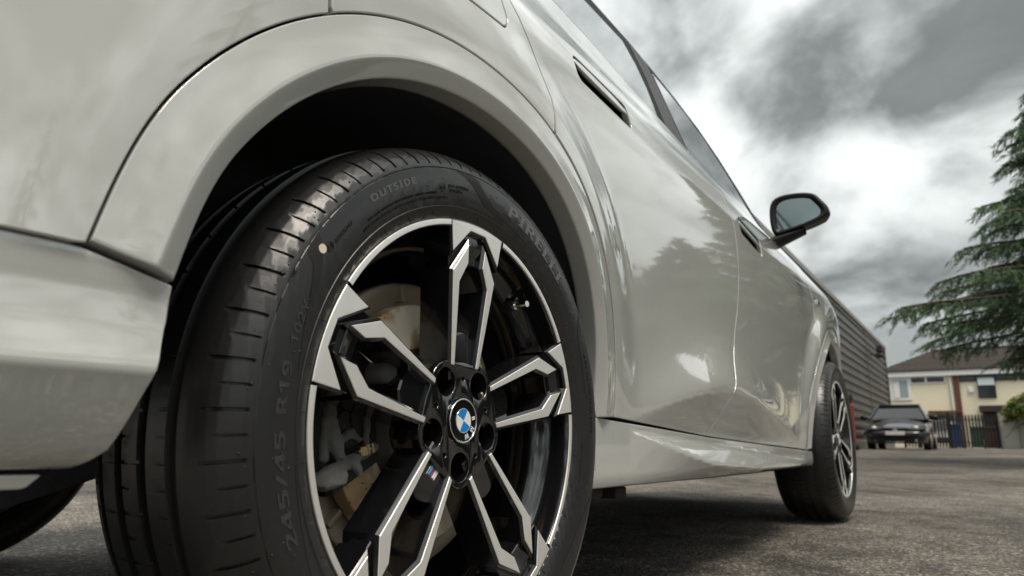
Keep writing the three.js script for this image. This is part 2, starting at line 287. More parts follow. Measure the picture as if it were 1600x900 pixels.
function makeWheel(parent, detailed) {
  const w = new THREE.Group(); w.name = 'wheel'; parent.add(w);
  mesh('tyre', tyreGeo, M.rubber, w);
  mesh('rim_barrel', WG.barrel, M.gloss, w); mesh('hub', WG.hub, M.gloss, w); for (let k = 0; k < 5; k++) { const o = mesh('lug_bolt', WG.lug, M.blackMatte, w); o.rotation.x = (72 * k - 1.1) * D2R; }
  for (let k = 0; k < 5; k++) {
    const al = (88.9 + 72 * k - 90) * D2R;
    for (const [n, g, m] of [['spoke', WG.spoke, M.gloss], ['machined_face', WG.face_tip, M.machined], ['machined_face', WG.face_arm_right, M.machined], ['machined_face', WG.face_arm_left, M.machined], ['machined_ring', WG.ring, M.machined]]) { const o = mesh(n, g, m, w); o.rotation.x = al; }
  }
  w.children.filter(c => c.name === 'hub').forEach(c => c.rotation.x = -1.1 * D2R);
  // centre cap with roundel
  const cyl = (r, x0, x1, n = 48) => new THREE.CylinderGeometry(r, r, x1 - x0, n).rotateZ(-Math.PI / 2).translate((x0 + x1) / 2, 0, 0);
  mesh('centre_cap', merge([cyl(.0262, -.03, -.0132)]), M.gloss, w);
  mesh('cap_rim', new THREE.TorusGeometry(.0264, .0011, 10, 64).rotateY(Math.PI / 2).translate(-.0130, 0, 0), M.chrome, w);
  mesh('roundel_ring', new THREE.TorusGeometry(.0147, .0006, 8, 48).rotateY(Math.PI / 2).translate(-.0129, 0, 0), M.chrome, w);
  const turn = -119 * D2R; // the cap's own turn on the hub, seen from outside
  const toX = g => g.applyMatrix4(new THREE.Matrix4().makeBasis(new THREE.Vector3(0, 0, -1), new THREE.Vector3(0, 1, 0), new THREE.Vector3(1, 0, 0)));
  for (let q = 0; q < 4; q++) mesh('roundel_quarter', toX(new THREE.CylinderGeometry(.0145, .0145, .0006, 16, 1, false, 0, Math.PI / 2).rotateX(Math.PI / 2).rotateZ(turn + q * Math.PI / 2)).translate(-.0128, 0, 0), q % 2 ? M.blue : M.white, w);
  [['B', 40], ['M', 0], ['W', -40]].forEach(([c, off]) => {
    const g = new TextGeometry(c, { font, size: .0062, depth: .0006, curveSegments: 4, bevelEnabled: false }); g.computeBoundingBox(); g.translate(-g.boundingBox.max.x / 2, .0172, 0).rotateZ(turn + off * D2R);
    mesh('roundel_letter', toX(g.toNonIndexed ? (g.index ? g.toNonIndexed() : g) : g).translate(-.0133, 0, 0), M.white, w);
  });
  if (!detailed) return w;
  // valve
  const va = 50 * D2R, vr = .2235, vy = vr * Math.sin(va), vz = -vr * Math.cos(va);
  const stem = (r0, r1, l, x) => new THREE.CylinderGeometry(r1, r0, l, 20).rotateZ(-Math.PI / 2).translate(x, 0, 0);
  const vm = g => g.rotateY(-.12).translate(-.052, vy, vz);
  mesh('valve_base', vm(stem(.0085, .0075, .018, .006)), M.blackMatte, w);
  mesh('valve_stem', vm(merge([new THREE.CylinderGeometry(.0066, .0066, .006, 6).rotateZ(Math.PI / 2).translate(.018, 0, 0), stem(.0038, .0038, .018, .028), stem(.0048, .0044, .009, .038)])), M.chrome, w);
  // small striped badge on the web of the lower left spoke
  const ba = (88.9 + 144 - 90) * D2R, badge = (n, poly, m, up = 0) => { const o = mesh(n, prism(poly, () => -.0192 + up, () => -.024, .0002), m, w); o.rotation.x = ba; };
  badge('badge_plate', [[.0705, -.0075], [.0705, .0085], [.0845, .0098], [.0845, -.0062]], M.chrome);
  const stripe = (s0, s1) => [[.0715, s0], [.0715, s1], [.0835, s1 + .0012], [.0835, s0 + .0012]];
  badge('badge_field', [[.0711, -.0069], [.0711, .0079], [.0839, .0092], [.0839, -.0056]], M.gloss, .0006);
  badge('badge_stripe', stripe(.0045, .0070), M.lightblue, .0011); badge('badge_stripe', stripe(.0022, .0045), M.navy, .0011); badge('badge_stripe', stripe(-.0002, .0022), M.red, .0011);
  badge('badge_letter', [[.0716, -.0008], [.0716, -.0022], [.0780, -.0018], [.0716, -.0030], [.0716, -.0038], [.0780, -.0044], [.0716, -.0050], [.0716, -.0064], [.0833, -.0053], [.0833, -.0038], [.0800, -.0030], [.0833, -.0018], [.0833, .0004]], M.white, .0011);
  // raised lettering and figures on the sidewall
  const L = (...gs) => mesh('raised_lettering', merge(gs), M.rubberText, w);
  L(curvedText('OUTSIDE', .2945, .0078, 131.5, 16));
  mesh('raised_lettering', merge([curvedText('P', .2865, .0165, 78.6, 5.0), curvedText('IRELLI', .2865, .0165, 73.0, 26)]), M.rubberText2, w);
  mesh('raised_lettering', merge([curvedText('245/45', .2810, .0125, 204.5, 21), curvedText('R19', .2810, .0125, 181, 10), curvedText('102Y', .2820, .0095, 168, 9)]), M.rubberText3, w);
  mesh('raised_lettering', merge([curvedText('PLIES: TREAD 1 POLYESTER 2 STEEL 1 POLYAMIDE - SIDEWALL 1 POLYESTER', .2805, .0026, 134.5, 26), curvedText('MAX LOAD 850 kg (1874 LBS) MAX PERM INFL 340 kPa', .2745, .0030, 137, 33), curvedText('0247 40 S2WR2', .2885, .0036, 104, 8), curvedText('0285054', .2830, .0036, 103.5, 5.2), curvedText('E4', .2855, .0042, 107.0, 1.6), curvedText('AO55247', .2905, .0042, 145.3, 6.6), curvedText('TWI', .3100, .003, 157, 1.4), curvedText('DOT 4H 7W Y247 2025', .2950, .0038, 22, 24), curvedText('TUBELESS RADIAL', .2720, .0030, -4, 14)]), M.rubberText4, w);
  const ringAt = (ph, r, q) => new THREE.TorusGeometry(q, .0004, 6, 28).rotateY(Math.PI / 2).translate(sideX(r) + .0002, r * Math.sin(ph * D2R), -r * Math.cos(ph * D2R));
  mesh('approval_mark', merge([ringAt(106.2, .2878, .0052), ringAt(147, .2945, .0052), ringAt(147, .2945, .0034), ringAt(147, .2945, .0018)]), M.rubberText4, w);
  { const ph = 148.6 * D2R, r = .2995; mesh('inspection_sticker', new THREE.CylinderGeometry(.0047, .0047, .0006, 24).rotateZ(Math.PI / 2).translate(sideX(r) + .0004, r * Math.sin(ph), -r * Math.cos(ph)), M.sticker, w); }
  // dull ribbed flashes that cross the sidewall
  const flash = [[146.5, .3128, .3130], [147.5, .3055, .3124], [149, .2975, .3122], [151, .2900, .3118], [152.5, .2868, .2990], [154.5, .2830, .2925], [157.5, .2795, .2865], [161, .2765, .2815], [166, .2735, .2765], [172, .2712, .2722]];
  const flash2 = [[100, .3118, .3122], [98, .3080, .3122], [95, .3000, .3120], [92, .2900, .3090], [90.5, .2840, .3010], [88.5, .2790, .2930], [85, .2765, .2840], [80, .2755, .2795], [73, .2745, .2762], [66, .2740, .2745]];
  const flash3 = [[34, .3110, .3120], [31.5, .2980, .3085], [28, .2900, .2990], [24, .2870, .2925], [18, .2852, .2880], [10, .2840, .2850]];
  const flash4 = [[-18, .3110, .3120], [-23, .3010, .3105], [-28, .2930, .3030], [-33, .2890, .2960], [-40, .2850, .2900], [-50, .2830, .2845]];
  const flash5 = [[212, .2700, .2790], [208, .2690, .2760], [203, .2680, .2725], [197, .2676, .2700], [190, .2672, .2680]];
  mesh('sidewall_flash', merge([flash, flash2, flash3, flash4, flash5].map(f => sidePatch(refine(f), .00035))), M.rubberMatte, w);
  // thin scribed arc marks round the rim edge
  { const g = []; for (let k = 0; k < 36; k++) { const a = k * 10 * D2R; g.push(box(.0008, .0085, .0008).translate(0, .2590, 0).rotateX(0).translate(.0030, 0, 0).rotateX(a - Math.PI / 2)); } tag(mesh('bead_mark', merge(g), M.blackMatte, w), null, null, null, 'stuff'); }
  // moulding nubs on the shoulder and sidewall
  { const g = [], rnd = rng(11); for (let k = 0; k < 300; k++) { const a = rnd() * 2 * Math.PI, r = k % 3 ? .3175 + rnd() * .018 : .27 + rnd() * .04; const x = r > .325 ? -.0015 - (r - .325) * 1.1 : sideX(r); g.push(new THREE.SphereGeometry(.0007 + rnd() * .0005, 6, 4).translate(x, r * Math.sin(a), -r * Math.cos(a))); } tag(mesh('moulding_nub', merge(g), M.rubber, w), null, null, null, 'stuff'); }
  return w;
}
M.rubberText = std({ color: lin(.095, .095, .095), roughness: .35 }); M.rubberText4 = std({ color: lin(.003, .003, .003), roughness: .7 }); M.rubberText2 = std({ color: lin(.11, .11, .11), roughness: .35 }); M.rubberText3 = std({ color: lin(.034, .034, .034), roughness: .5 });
M.sticker = std({ color: lin(.75, .66, .52), roughness: .4 });
// ---------------------------------------------------------------- the car's side as a surface x = S(t, y); t = metres ahead of the rear axle (z = -t)
const WB = 2.692;
const Bmid = smooth(table([[.22, -.064], [.30, -.058], [.37, -.050], [.45, -.043], [.55, -.034], [.65, -.026], [.75, -.017], [.85, -.011], [.93, -.011], [1.0, -.022], [1.06, -.046], [1.11, -.076], [1.16, -.105], [1.25, -.143], [1.70, -.332]]), .028, .1, 1.8);
const Brear = smooth(table([[.22, -.012], [.45, .003], [.60, .005], [.80, .004], [.90, .001], [.97, -.007], [1.04, -.028], [1.11, -.072], [1.16, -.105], [1.25, -.143], [1.70, -.332]]), .028, .1, 1.8);
const Hd = smooth(table([[-30, .004], [0, .007], [21, .013], [35, .021], [50, .026], [65, .024], [90, .012], [110, .007], [130, .006], [150, .008], [170, .015]]), 7, -40, 190);
const yCrease = smooth(linear([[.3, .33], [.58, .369], [.72, .407], [.9, .441], [1.1, .467], [1.25, .463], [1.45, .437], [1.8, .386], [2.06, .357], [2.4, .33]]), .07, .3, 2.4);
function S0(t, y) {
  let x = mix(Brear(y), Bmid(y), sstep(-.3, .35, t));
  for (const [tc, sgn] of [[0, 1], [WB, -1]]) {
    const a = sgn * (t - tc), b = y - R_TYRE, r = Math.hypot(a, b), th = Math.atan2(b, a) / D2R;
    if (r < .75) { const s = clamp((r - .487) / .15); const f = 1 - s * s * s * (s * (s * 6 - 15) + 10); x += Hd(th < -90 ? 170 : th) * f * (1 - sstep(.95, 1.08, y)); }
  }
  if (t > .5 && t < 2.15) { // the low crease over the sill
    const yc = yCrease(t), h = .034 * clamp((yc - .362) / .085); const d = y - yc;
    x += d >= 0 ? h * Math.exp(-((d / .095) ** 2) - d * 2) : h * (1 - clamp(-d / (yc - .335)) * 1.35);
  }
  if (t > 2.75) x -= .16 * (t - 2.75) ** 2 + 2.2 * Math.max(0, t - 3.3) ** 2;
  if (t < -.42) x -= .55 * (t + .42) ** 2;
  return x;
}
const S = (t, y) => (S0(t, y - .005) + 2 * S0(t, y) + S0(t, y + .005)) / 4;
const kR = th => 1 - .018 * sstep(148, 168, th); // the rear arch draws in a little towards the bumper
const BumpX = table([[.20, -.20], [.285, -.085], [.297, -.058], [.306, -.036], [.318, -.021], [.335, -.009], [.352, .0005], [.366, .0078], [.3725, .0116], [.3750, .0127], [.3775, .0128], [.392, .0092], [.41, .0058], [.43, .0050], [.455, .0075], [.5, .008]]);
const Sbump = (t, y) => BumpX(y) + .004 - (t < -.42 ? .55 * (t + .42) ** 2 : 0);
const sillTop = linear([[.56, .350], [1.0, .325], [2.05, .268], [2.3, .262]]), sillLow = linear([[.56, .349], [.95, .279], [1.4, .256], [2.05, .252], [2.3, .252]]);
const SillX = table([[.20, -.10], [.235, -.062], [.25, -.051], [.27, -.047], [.32, -.046], [.372, -.046], [.42, -.046]]);
const sillShelf = (t, y) => { const yt = sillTop(t), yl = sillLow(t); if (t < .56 || yt - yl < .0005) return 0; return y >= yt ? 0 : y >= yl ? (yt - y) * .78 : (yt - yl) * .78 * clamp((y - .228) / (yl - .228)); };
const Ssill = (t, y) => SillX(y) + (sillShelf(t, y + .003) + sillShelf(t, y) + sillShelf(t, y - .003)) / 3 * (1 - sstep(2.0, 2.2, t));

const norm2 = (s, t, y, e = .0015) => { const dt = (s(t + e, y) - s(t - e, y)) / (2 * e), dy = (s(t, y + e) - s(t, y - e)) / (2 * e), l = Math.hypot(1, dt, dy); return [1 / l, -dy / l, dt / l]; }; // world (x, y, z = -t)
function resample(poly, step, closed = true) { const o = []; for (let i = 0; i < poly.length - (closed ? 0 : 1); i++) { const a = poly[i], b = poly[(i + 1) % poly.length], n = Math.max(1, Math.round(Math.hypot(b[0] - a[0], b[1] - a[1]) / step)); for (let k = 0; k < n; k++) o.push([mix(a[0], b[0], k / n), mix(a[1], b[1], k / n)]); } return o; }
function roundCorners(poly) { // points may carry a third number, the radius of their corner
  const o = [], n = poly.length; poly.forEach((q, i) => { const r = q[2]; if (!r) { o.push([q[0], q[1]]); return; } const p = poly[(i + n - 1) % n], s = poly[(i + 1) % n];
    const u = [p[0] - q[0], p[1] - q[1]], v = [s[0] - q[0], s[1] - q[1]], lu = Math.hypot(...u), lv = Math.hypot(...v); const d = Math.min(r, lu * .48, lv * .48);
    const A = [q[0] + u[0] / lu * d, q[1] + u[1] / lu * d], C = [q[0] + v[0] / lv * d, q[1] + v[1] / lv * d]; for (let k = 0; k <= 8; k++) { const t = k / 8; o.push([(1 - t) ** 2 * A[0] + 2 * t * (1 - t) * q[0] + t * t * C[0], (1 - t) ** 2 * A[1] + 2 * t * (1 - t) * q[1] + t * t * C[1]]); } });
  return o;
}
const area2 = p => { let a = 0; for (let i = 0; i < p.length; i++) { const q = p[(i + 1) % p.length]; a += p[i][0] * q[1] - q[0] * p[i][1]; } return a / 2; };
function clipHalf(poly, ax, v, keepGreater) { const o = []; for (let i = 0; i < poly.length; i++) { const a = poly[i], b = poly[(i + 1) % poly.length], da = (a[ax] - v) * (keepGreater ? 1 : -1), db = (b[ax] - v) * (keepGreater ? 1 : -1); if (da >= 0) o.push(a); if (da * db < 0) { const t = da / (da - db); o.push([mix(a[0], b[0], t), mix(a[1], b[1], t)]); } } return o; }
// a pressed panel: outline in (t, y), surface s(t, y), rounded edge and a flange turned inwards
function panel(outline, s, { h = .012, bevel = .0018, flange = .016, lift = 0, step = .008, holes = [] } = {}) {
  const pos = [], nor = [], uv = [];
  const put = (t, y, drop, n) => { pos.push(s(t, y) + lift - drop, y, -t); nor.push(...n); uv.push(t, y); };
  const contours = [outline, ...holes].map((c, i) => { let q = resample(roundCorners(c), step); if ((area2(q) < 0) !== (i > 0)) q.reverse(); return q; });
  const inner = [];
  for (const q of contours) {
    const rings = [];
    const steps = bevel > 0 ? [0, .25, .5, .75, 1] : [1];
    for (const k of steps) { const f = k * Math.PI / 2; rings.push({ p: bevel > 0 ? inset(q, bevel * (1 - Math.sin(Math.PI / 2 - f))) : q, drop: bevel * (1 - Math.sin(f)), f }); }
    rings.reverse(); // interior first
    // f = pi/2 on the surface (no drop), 0 at the very edge
    const full = rings.map(g => ({ p: inset(q, bevel * (1 - Math.cos(g.f))), drop: bevel * (1 - Math.sin(g.f)), f: g.f }));
    full.push({ p: q, drop: flange, f: -.0001 });
    inner.push(full[0].p);
    const nq = q.length, out = q.map((_, i) => { const a = q[(i + nq - 1) % nq], b = q[(i + 1) % nq], l = Math.hypot(b[0] - a[0], b[1] - a[1]) || 1; return [(b[1] - a[1]) / l, -(b[0] - a[0]) / l]; });
    const vert = full.map(g => g.p.map((p, i) => { const n = norm2(s, p[0], p[1]); const c = Math.max(0, Math.cos(g.f)), sn = Math.sin(Math.max(0, g.f)); const v = [n[0] * sn, n[1] * sn + out[i][1] * c, n[2] * sn - out[i][0] * c]; const l = Math.hypot(...v); return { p, drop: g.drop, n: v.map(k => k / l) }; }));
    for (let r = 0; r < vert.length - 1; r++) for (let i = 0; i < nq; i++) { const j = (i + 1) % nq, A = vert[r][i], B = vert[r][j], C = vert[r + 1][i], D = vert[r + 1][j]; for (const v of [A, C, B, B, C, D]) put(v.p[0], v.p[1], v.drop, v.n); }
  }
  // interior: grid clipped to the outline
  let poly = inner[0];
  for (const hole of inner.slice(1)) { // join each hole by a seam
    let best = [1e9, 0, 0]; hole.forEach((a, i) => poly.forEach((b, j) => { const d = (a[0] - b[0]) ** 2 + (a[1] - b[1]) ** 2; if (d < best[0]) best = [d, i, j]; }));
    const [, hi, pj] = best; poly = [...poly.slice(0, pj + 1), ...hole.slice(hi), ...hole.slice(0, hi + 1), ...poly.slice(pj)];
  }
  const t0 = Math.min(...poly.map(p => p[0])), t1 = Math.max(...poly.map(p => p[0]));
  const nT = Math.ceil((t1 - t0) / h);
  const cache = new Map(); const nAt = (t, y) => { const k = Math.round(t * 2e4) * 1e6 + Math.round(y * 2e4); let v = cache.get(k); if (!v) cache.set(k, v = norm2(s, t, y)); return v; };
  for (let i = 0; i < nT; i++) {
    const a = t0 + i * h, b = Math.min(t1, a + h); let strip = clipHalf(clipHalf(poly, 0, a, true), 0, b, false); if (strip.length < 3) continue;
    const y0 = Math.min(...strip.map(p => p[1])), y1 = Math.max(...strip.map(p => p[1])); const j0 = Math.floor(y0 / h), j1 = Math.ceil(y1 / h);
    let rest = strip;
    for (let j = j0; j < j1; j++) {
      let cell = clipHalf(clipHalf(rest, 1, j * h, true), 1, (j + 1) * h, false);
      if (j % 6 === 0) rest = clipHalf(rest, 1, j * h, true);
      cell = cell.filter((p, k) => { const q = cell[(k + 1) % cell.length]; return Math.abs(p[0] - q[0]) + Math.abs(p[1] - q[1]) > 1e-7; });
      if (cell.length < 3 || Math.abs(area2(cell)) < 1e-9) continue;
      const tris = cell.length === 3 ? [[0, 1, 2]] : cell.length === 4 && Math.abs(Math.abs(area2(cell)) - h * h) < 1e-9 ? [[0, 1, 2], [0, 2, 3]] : THREE.ShapeUtils.triangulateShape(cell.map(p => new THREE.Vector2(...p)), []);
      for (const tr of tris) for (const k of tr) put(cell[k][0], cell[k][1], 0, nAt(...cell[k]));
    }
  }
  const g = new THREE.BufferGeometry(); g.setAttribute('position', new THREE.Float32BufferAttribute(pos, 3)); g.setAttribute('normal', new THREE.Float32BufferAttribute(nor, 3)); g.setAttribute('uv', new THREE.Float32BufferAttribute(uv, 2));
  // make the winding agree with the normals
  const p = g.attributes.position, n = g.attributes.normal, A = new THREE.Vector3(), B = new THREE.Vector3(), C = new THREE.Vector3(), N = new THREE.Vector3();
  for (let i = 0; i < p.count; i += 3) { A.fromBufferAttribute(p, i); B.fromBufferAttribute(p, i + 1); C.fromBufferAttribute(p, i + 2); N.fromBufferAttribute(n, i).add(new THREE.Vector3().fromBufferAttribute(n, i + 1)).add(new THREE.Vector3().fromBufferAttribute(n, i + 2)); if (B.clone().sub(A).cross(C.clone().sub(A)).dot(N) < 0) { for (const at of [p, n]) { const u = [at.getX(i + 1), at.getY(i + 1), at.getZ(i + 1)]; at.setXYZ(i + 1, at.getX(i + 2), at.getY(i + 2), at.getZ(i + 2)); at.setXYZ(i + 2, ...u); } const q = g.attributes.uv, u = [q.getX(i + 1), q.getY(i + 1)]; q.setXY(i + 1, q.getX(i + 2), q.getY(i + 2)); q.setXY(i + 2, ...u); } }
  return g;
}
const circ = (tc, r, a0, a1, n = 60, sgn = 1) => range(a0, a1, n).map(a => { const q = sgn > 0 ? r * kR(a) : r; return [tc + sgn * q * Math.cos(a * D2R), R_TYRE + q * Math.sin(a * D2R)]; });
// the painted arch trim round a wheel
function archTrim(tc, sgn, th0, th1) {
  const prof = [[.4842, -.014], [.4842, -.0012], [.4840, -.0006], [.4836, -.0002], [.4828, 0], [.472, .0008], [.460, .0026], [.448, .0052], [.4405, .0070], [.4382, .0073], [.4362, .0069], [.433, .0054], [.428, .0026], [.423, -.0002], [.4195, -.0022], [.4180, -.0032], [.4170, -.0042], [.4164, -.0055], [.4162, -.0075], [.4160, -.014], [.4155, -.022], [.4150, -.031], [.4150, -.036], [.4200, -.038]];
  const ths = [th0, th0 + .06, th0 + .2, ...range(th0 + .5, th1 - .5, 170), th1 - .2, th1 - .06, th1];
  const drop = [.02, .0012, .0003]; const nT = ths.length;
  const fn = (j, i) => { const kk = sgn > 0 ? kR(ths[j]) : 1, [r_, dx] = prof[i], r = r_ * kk, a = ths[j] * D2R, t = tc + sgn * r * Math.cos(a), y = R_TYRE + r * Math.sin(a); const tb = tc + sgn * .486 * Math.cos(a), yb = R_TYRE + .486 * Math.sin(a);
    const e = Math.min(j, nT - 1 - j), lo = 1 - sstep(0, 25, ths[j]); return [S(tb, yb) + dx - (e < 3 ? drop[e] : 0) - lo * .006 * sstep(.45, .41, r), y, -t]; };
  const g = gridSurface(range(0, nT - 1, nT - 1), range(0, prof.length - 1, prof.length - 1), fn, sgn < 0);
  const p = g.attributes.position, q = g.attributes.uv; for (let i = 0; i < p.count; i++) q.setXY(i, -p.getZ(i), p.getY(i));
  return g;
}

// ---------------------------------------------------------------- the light grey car
const car = thing('suv_car', 'light grey SUV filling the left of the photo, its rear wheel close up', 'car', [-.91, 0, -1.346]);
const cp = car.position;
function part(name, geo, mat, parent = car) { geo.translate(-cp.x, -cp.y, -cp.z); return mesh(name, geo, mat, parent); }
function sub(name, geo, mat, parent) { geo.translate(-cp.x, -cp.y, -cp.z); return mesh(name, geo, mat, parent); }
const GAP = .0028, RO = .4867;
const trimR = archTrim(0, 1, 2.4, 166.6), trimF = archTrim(WB, -1, -5.6, 178);
part('arch_trim', trimR, M.paint); part('arch_trim', trimF, M.paint);
// the rear part of the side: bumper top, quarter panel with its fuel flap
const bumperTopLine = t => linear([[-.8, .4615], [-.47, .4560], [-.39, .4490]])(t);
part('rear_bumper_corner', panel([...circ(0, RO, 166.9, 123.8, 40), [-.274, .80], [-.297, 1.0], [-.297, 1.268], [-.9, 1.268], [-.9, .4640], [-.8, .4640], [-.474, .4590]].map((p, i, a) => p), S, { h: .012 }), M.paint);
const doorGap = [[.1835, .806], [.1855, .835], [.183, .865], [.166, .905], [.148, .945], [.123, .985], [.104, 1.01], [.09, 1.06], [.085, 1.14], [.09, 1.27]]; // quarter | rear door
const flap = [[-.16, .910, .03], [.070, .9305, .022], [.083, .955, .03], [.064, 1.03, .03], [-.15, 1.025, .03]];
const off = (pts, d) => pts.map(([t, y]) => [t + d, y]);
part('quarter_panel', panel([...circ(0, RO, 123.2, 68.4, 40), ...off(doorGap, -.0017), [-.2935, 1.27], [-.2935, 1.06], [-.2935, 1.0], [-.2700, .80]], S, { h: .01, holes: [flap] }), M.paint);
part('fuel_flap', panel(inset2(roundCorners(flap), .0035), S, { h: .012, lift: .0002 }), M.paint);
// rear bumper's lower part and its lip
part('rear_bumper', panel([[-.9, .4614], [-.8, .4612], [-.476, .4590], [-.466, .4580], [-.3975, .4432, .003], [-.3985, .415], [-.4030, .385], [-.408, .36], [-.4125, .335], [-.416, .318], [-.428, .3055, .01], [-.5, .3045], [-.9, .3085]], Sbump, { h: .007, bevel: .0025, flange: .03 }), M.paint);
part('bumper_lip', panel([[-.9, .3055], [-.5, .3025], [-.448, .3015, .004], [-.458, .2915, .004], [-.9, .2925]], t => -.038 - (t < -.42 ? .55 * (t + .42) ** 2 : 0), { bevel: .002, flange: .02 }), M.paint);
// doors
const belt = linear([[-.3, 1.275], [.20, 1.277], [.45, 1.268], [.61, 1.255], [.78, 1.225], [1.0, 1.200], [1.21, 1.163], [1.44, 1.124], [1.68, 1.100], [1.9, 1.082], [2.3, 1.062], [2.6, 1.045]]);
const doorLow = linear([[.40, .3765], [.50, .371], [1.05, .3445], [2.36, .3010], [2.5, .299]]);
const midGap = [[1.050, .345], [1.105, .41], [1.160, .485], [1.225, .59], [1.262, .70], [1.268, .80], [1.255, .92], [1.235, 1.03], [1.222, 1.10], [1.216, 1.162]]; // rear door | front door
const frontGap = [[2.335, .705], [2.352, .80], [2.358, .90], [2.350, .98], [2.325, 1.062]]; // front door | wing
const handleSlot = (t0, y0, t1, y1, w) => { const dx = t1 - t0, dy = y1 - y0, l = Math.hypot(dx, dy), n = [-dy / l * w / 2, dx / l * w / 2]; return [[t0 - n[0], y0 - n[1], .02], [t1 - n[0], y1 - n[1], .015], [t1 + n[0], y1 + n[1], .02], [t0 + n[0], y0 + n[1], .03]]; };
const slotR = handleSlot(.320, 1.006, .553, .996, .062), slotF = handleSlot(1.325, .975, 1.558, .952, .062);
const rearDoor = part('rear_door', panel([[.4855, doorLow(.4855) + .0005], ...circ(0, RO + .0022, 3.4, 67.6, 50), ...off(doorGap, .0017).slice(1), ...range(.13, 1.19, 18).map(t => [t, belt(t)]), ...off([...midGap].reverse(), -.0015)], S, { h: .01, holes: [slotR] }), M.paint);
const frontDoor = part('front_door', panel([...off(midGap, .0015), ...range(1.24, 2.30, 18).map(t => [t, belt(t)]), ...off([...frontGap].reverse(), -.0022), ...circ(WB, RO + .0022, 46, -4.6, 40, -1), ...range(2.2, 1.1, 20).map(t => [t, doorLow(t)])], S, { h: .014, holes: [slotF] }), M.paint);
for (const [slot, door, t0, y0, t1, y1] of [[slotR, rearDoor, .320, 1.006, .553, .996], [slotF, frontDoor, 1.325, .975, 1.558, .952]]) {
  sub('handle_recess', panel(slot, (t, y) => S(t, y) - .028, { h: .02, bevel: 0, flange: -.024 }), M.seal, door);
  const us = range(0, 1, 36), vs = range(0, 1, 14);
  sub('door_handle', gridSurface(us, vs, (u, v) => { // a lens-shaped grip: fat in the middle, thin ends, its lower side undercut
    const t = mix(t0 + .004, t1 - .004, u), yc = mix(y0, y1, u), w = Math.sqrt(Math.max(0, 1 - Math.abs(2 * u - 1) ** 5)), a = v * 2 * Math.PI, hh = .0155 * w + .0005;
    const y = yc + .0120 + Math.sin(a) * hh; const bulge = Math.cos(a) >= 0 ? .0035 : .010; return [S(t, yc) - .001 + Math.sign(Math.cos(a)) * Math.abs(Math.cos(a)) ** .6 * bulge * w - (y - yc) * .40 - Math.max(0, Math.sin(a)) * .0015, y, -t]; }), M.paint, door);
}
// front wing and bonnet
const wingTop = linear([[2.3, 1.0565], [2.6, 1.036], [3.0, 1.006], [3.4, .955], [3.62, .90]]);
part('front_wing', panel([...off(frontGap, .0022), ...range(2.36, 3.5, 20).map(t => [t, wingTop(t)]), [3.56, .84], [3.55, .70], ...circ(WB, RO + .001, 136, 46.6, 60, -1)], S, { h: .016 }), M.paint);
part('wing_badge', new RoundedBoxGeometry(.006, .018, .05, 3, .0025).translate(S(2.46, .925) + .003, .925, -2.46), M.chrome);
part('bonnet', gridSurface(range(1.95, 3.6, 30), range(0, 1, 16), (t, v) => { const y0 = t < 2.3 ? mix(1.085, 1.0565, (t - 1.95) / .35) : wingTop(t), x0 = S(t, y0); const x = mix(x0, -.91, v); return [x, y0 + .065 * Math.sin(v * Math.PI / 2) ** .8 * (1 - .1 * v), -t]; }), M.paint);
part('front_bumper', gridSurface(range(0, 1, 12), range(.22, .95, 14), (u, y) => { const t = 3.52 + .20 * Math.sin(u * Math.PI / 2) - .1 * ((y - .55) / .4) ** 2; return [mix(S(3.5, y), -.91, u), y, -t]; }), M.paint);
// sill
part('sill', panel([[.4060, .2465, .012], [.4120, .30], [.4150, .3705, .003], [.50, .3665], [1.05, .3400], [2.27, .2985, .003], [2.276, .27], [2.285, .2420, .008], [1.45, .2420], [.95, .2440]], Ssill, { h: .008, bevel: .004, flange: .05 }), M.paint);
part('underbody_clip', box(.05, .018, .06, -.10, .236, -.47, .004), M.blackMatte); part('underbody_clip', box(.05, .022, .05, -.11, .230, -.60, .004), M.blackMatte);
M.frame = phys({ color: lin(.006, .006, .007), roughness: .6, specularIntensity: .35 });
// greenhouse: black frame, panes, roof
const frameTop = [[-.86, 1.30], [-.70, 1.59], [-.5, 1.60], [0, 1.615], [.5, 1.62], [.93, 1.625], [1.2, 1.630], [1.36, 1.615], [1.58, 1.575], [1.75, 1.52], [1.86, 1.43], [1.93, 1.30], [1.965, 1.18], [1.98, 1.10]];
part('window_frame', panel([...range(-.86, 1.98, 34).map(t => [t, belt(t) + .003]), ...[...frameTop].reverse()], (t, y) => S(t, y) - .006, { h: .03, bevel: .004, flange: .03 }), M.frame);
const glassS = (t, y) => S(t, y) - .0035;
const rearPane = [[.16, 1.290], [.45, 1.281], [.61, 1.268], [.78, 1.238], [.97, 1.2145], [.992, 1.215], [1.06, 1.35], [1.090, 1.46], [1.080, 1.550], [.81, 1.532], [.45, 1.50], [.22, 1.43]];
const frontPane = [[1.20, 1.180], [1.44, 1.137], [1.68, 1.113], [1.83, 1.096], [1.845, 1.16], [1.822, 1.28], [1.785, 1.37], [1.71, 1.46], [1.58, 1.520], [1.45, 1.545], [1.332, 1.558], [1.305, 1.49], [1.277, 1.405]];
sub('window_pane', panel(rearPane, glassS, { h: .03, bevel: .002, flange: .006 }), M.glass, rearDoor);
sub('window_pane', panel(frontPane, glassS, { h: .03, bevel: .002, flange: .006 }), M.glass, frontDoor);
M.pillar = phys({ color: lin(.07, .07, .075), roughness: .55, specularIntensity: .5 });
part('door_pillar', panel([[1.045, 1.2000], [1.105, 1.1890], [1.20, 1.42], [1.232, 1.60], [1.185, 1.605], [1.150, 1.43]], (t, y) => S(t, y) - .0025, { h: .03, bevel: .002, flange: .008 }), M.pillar);
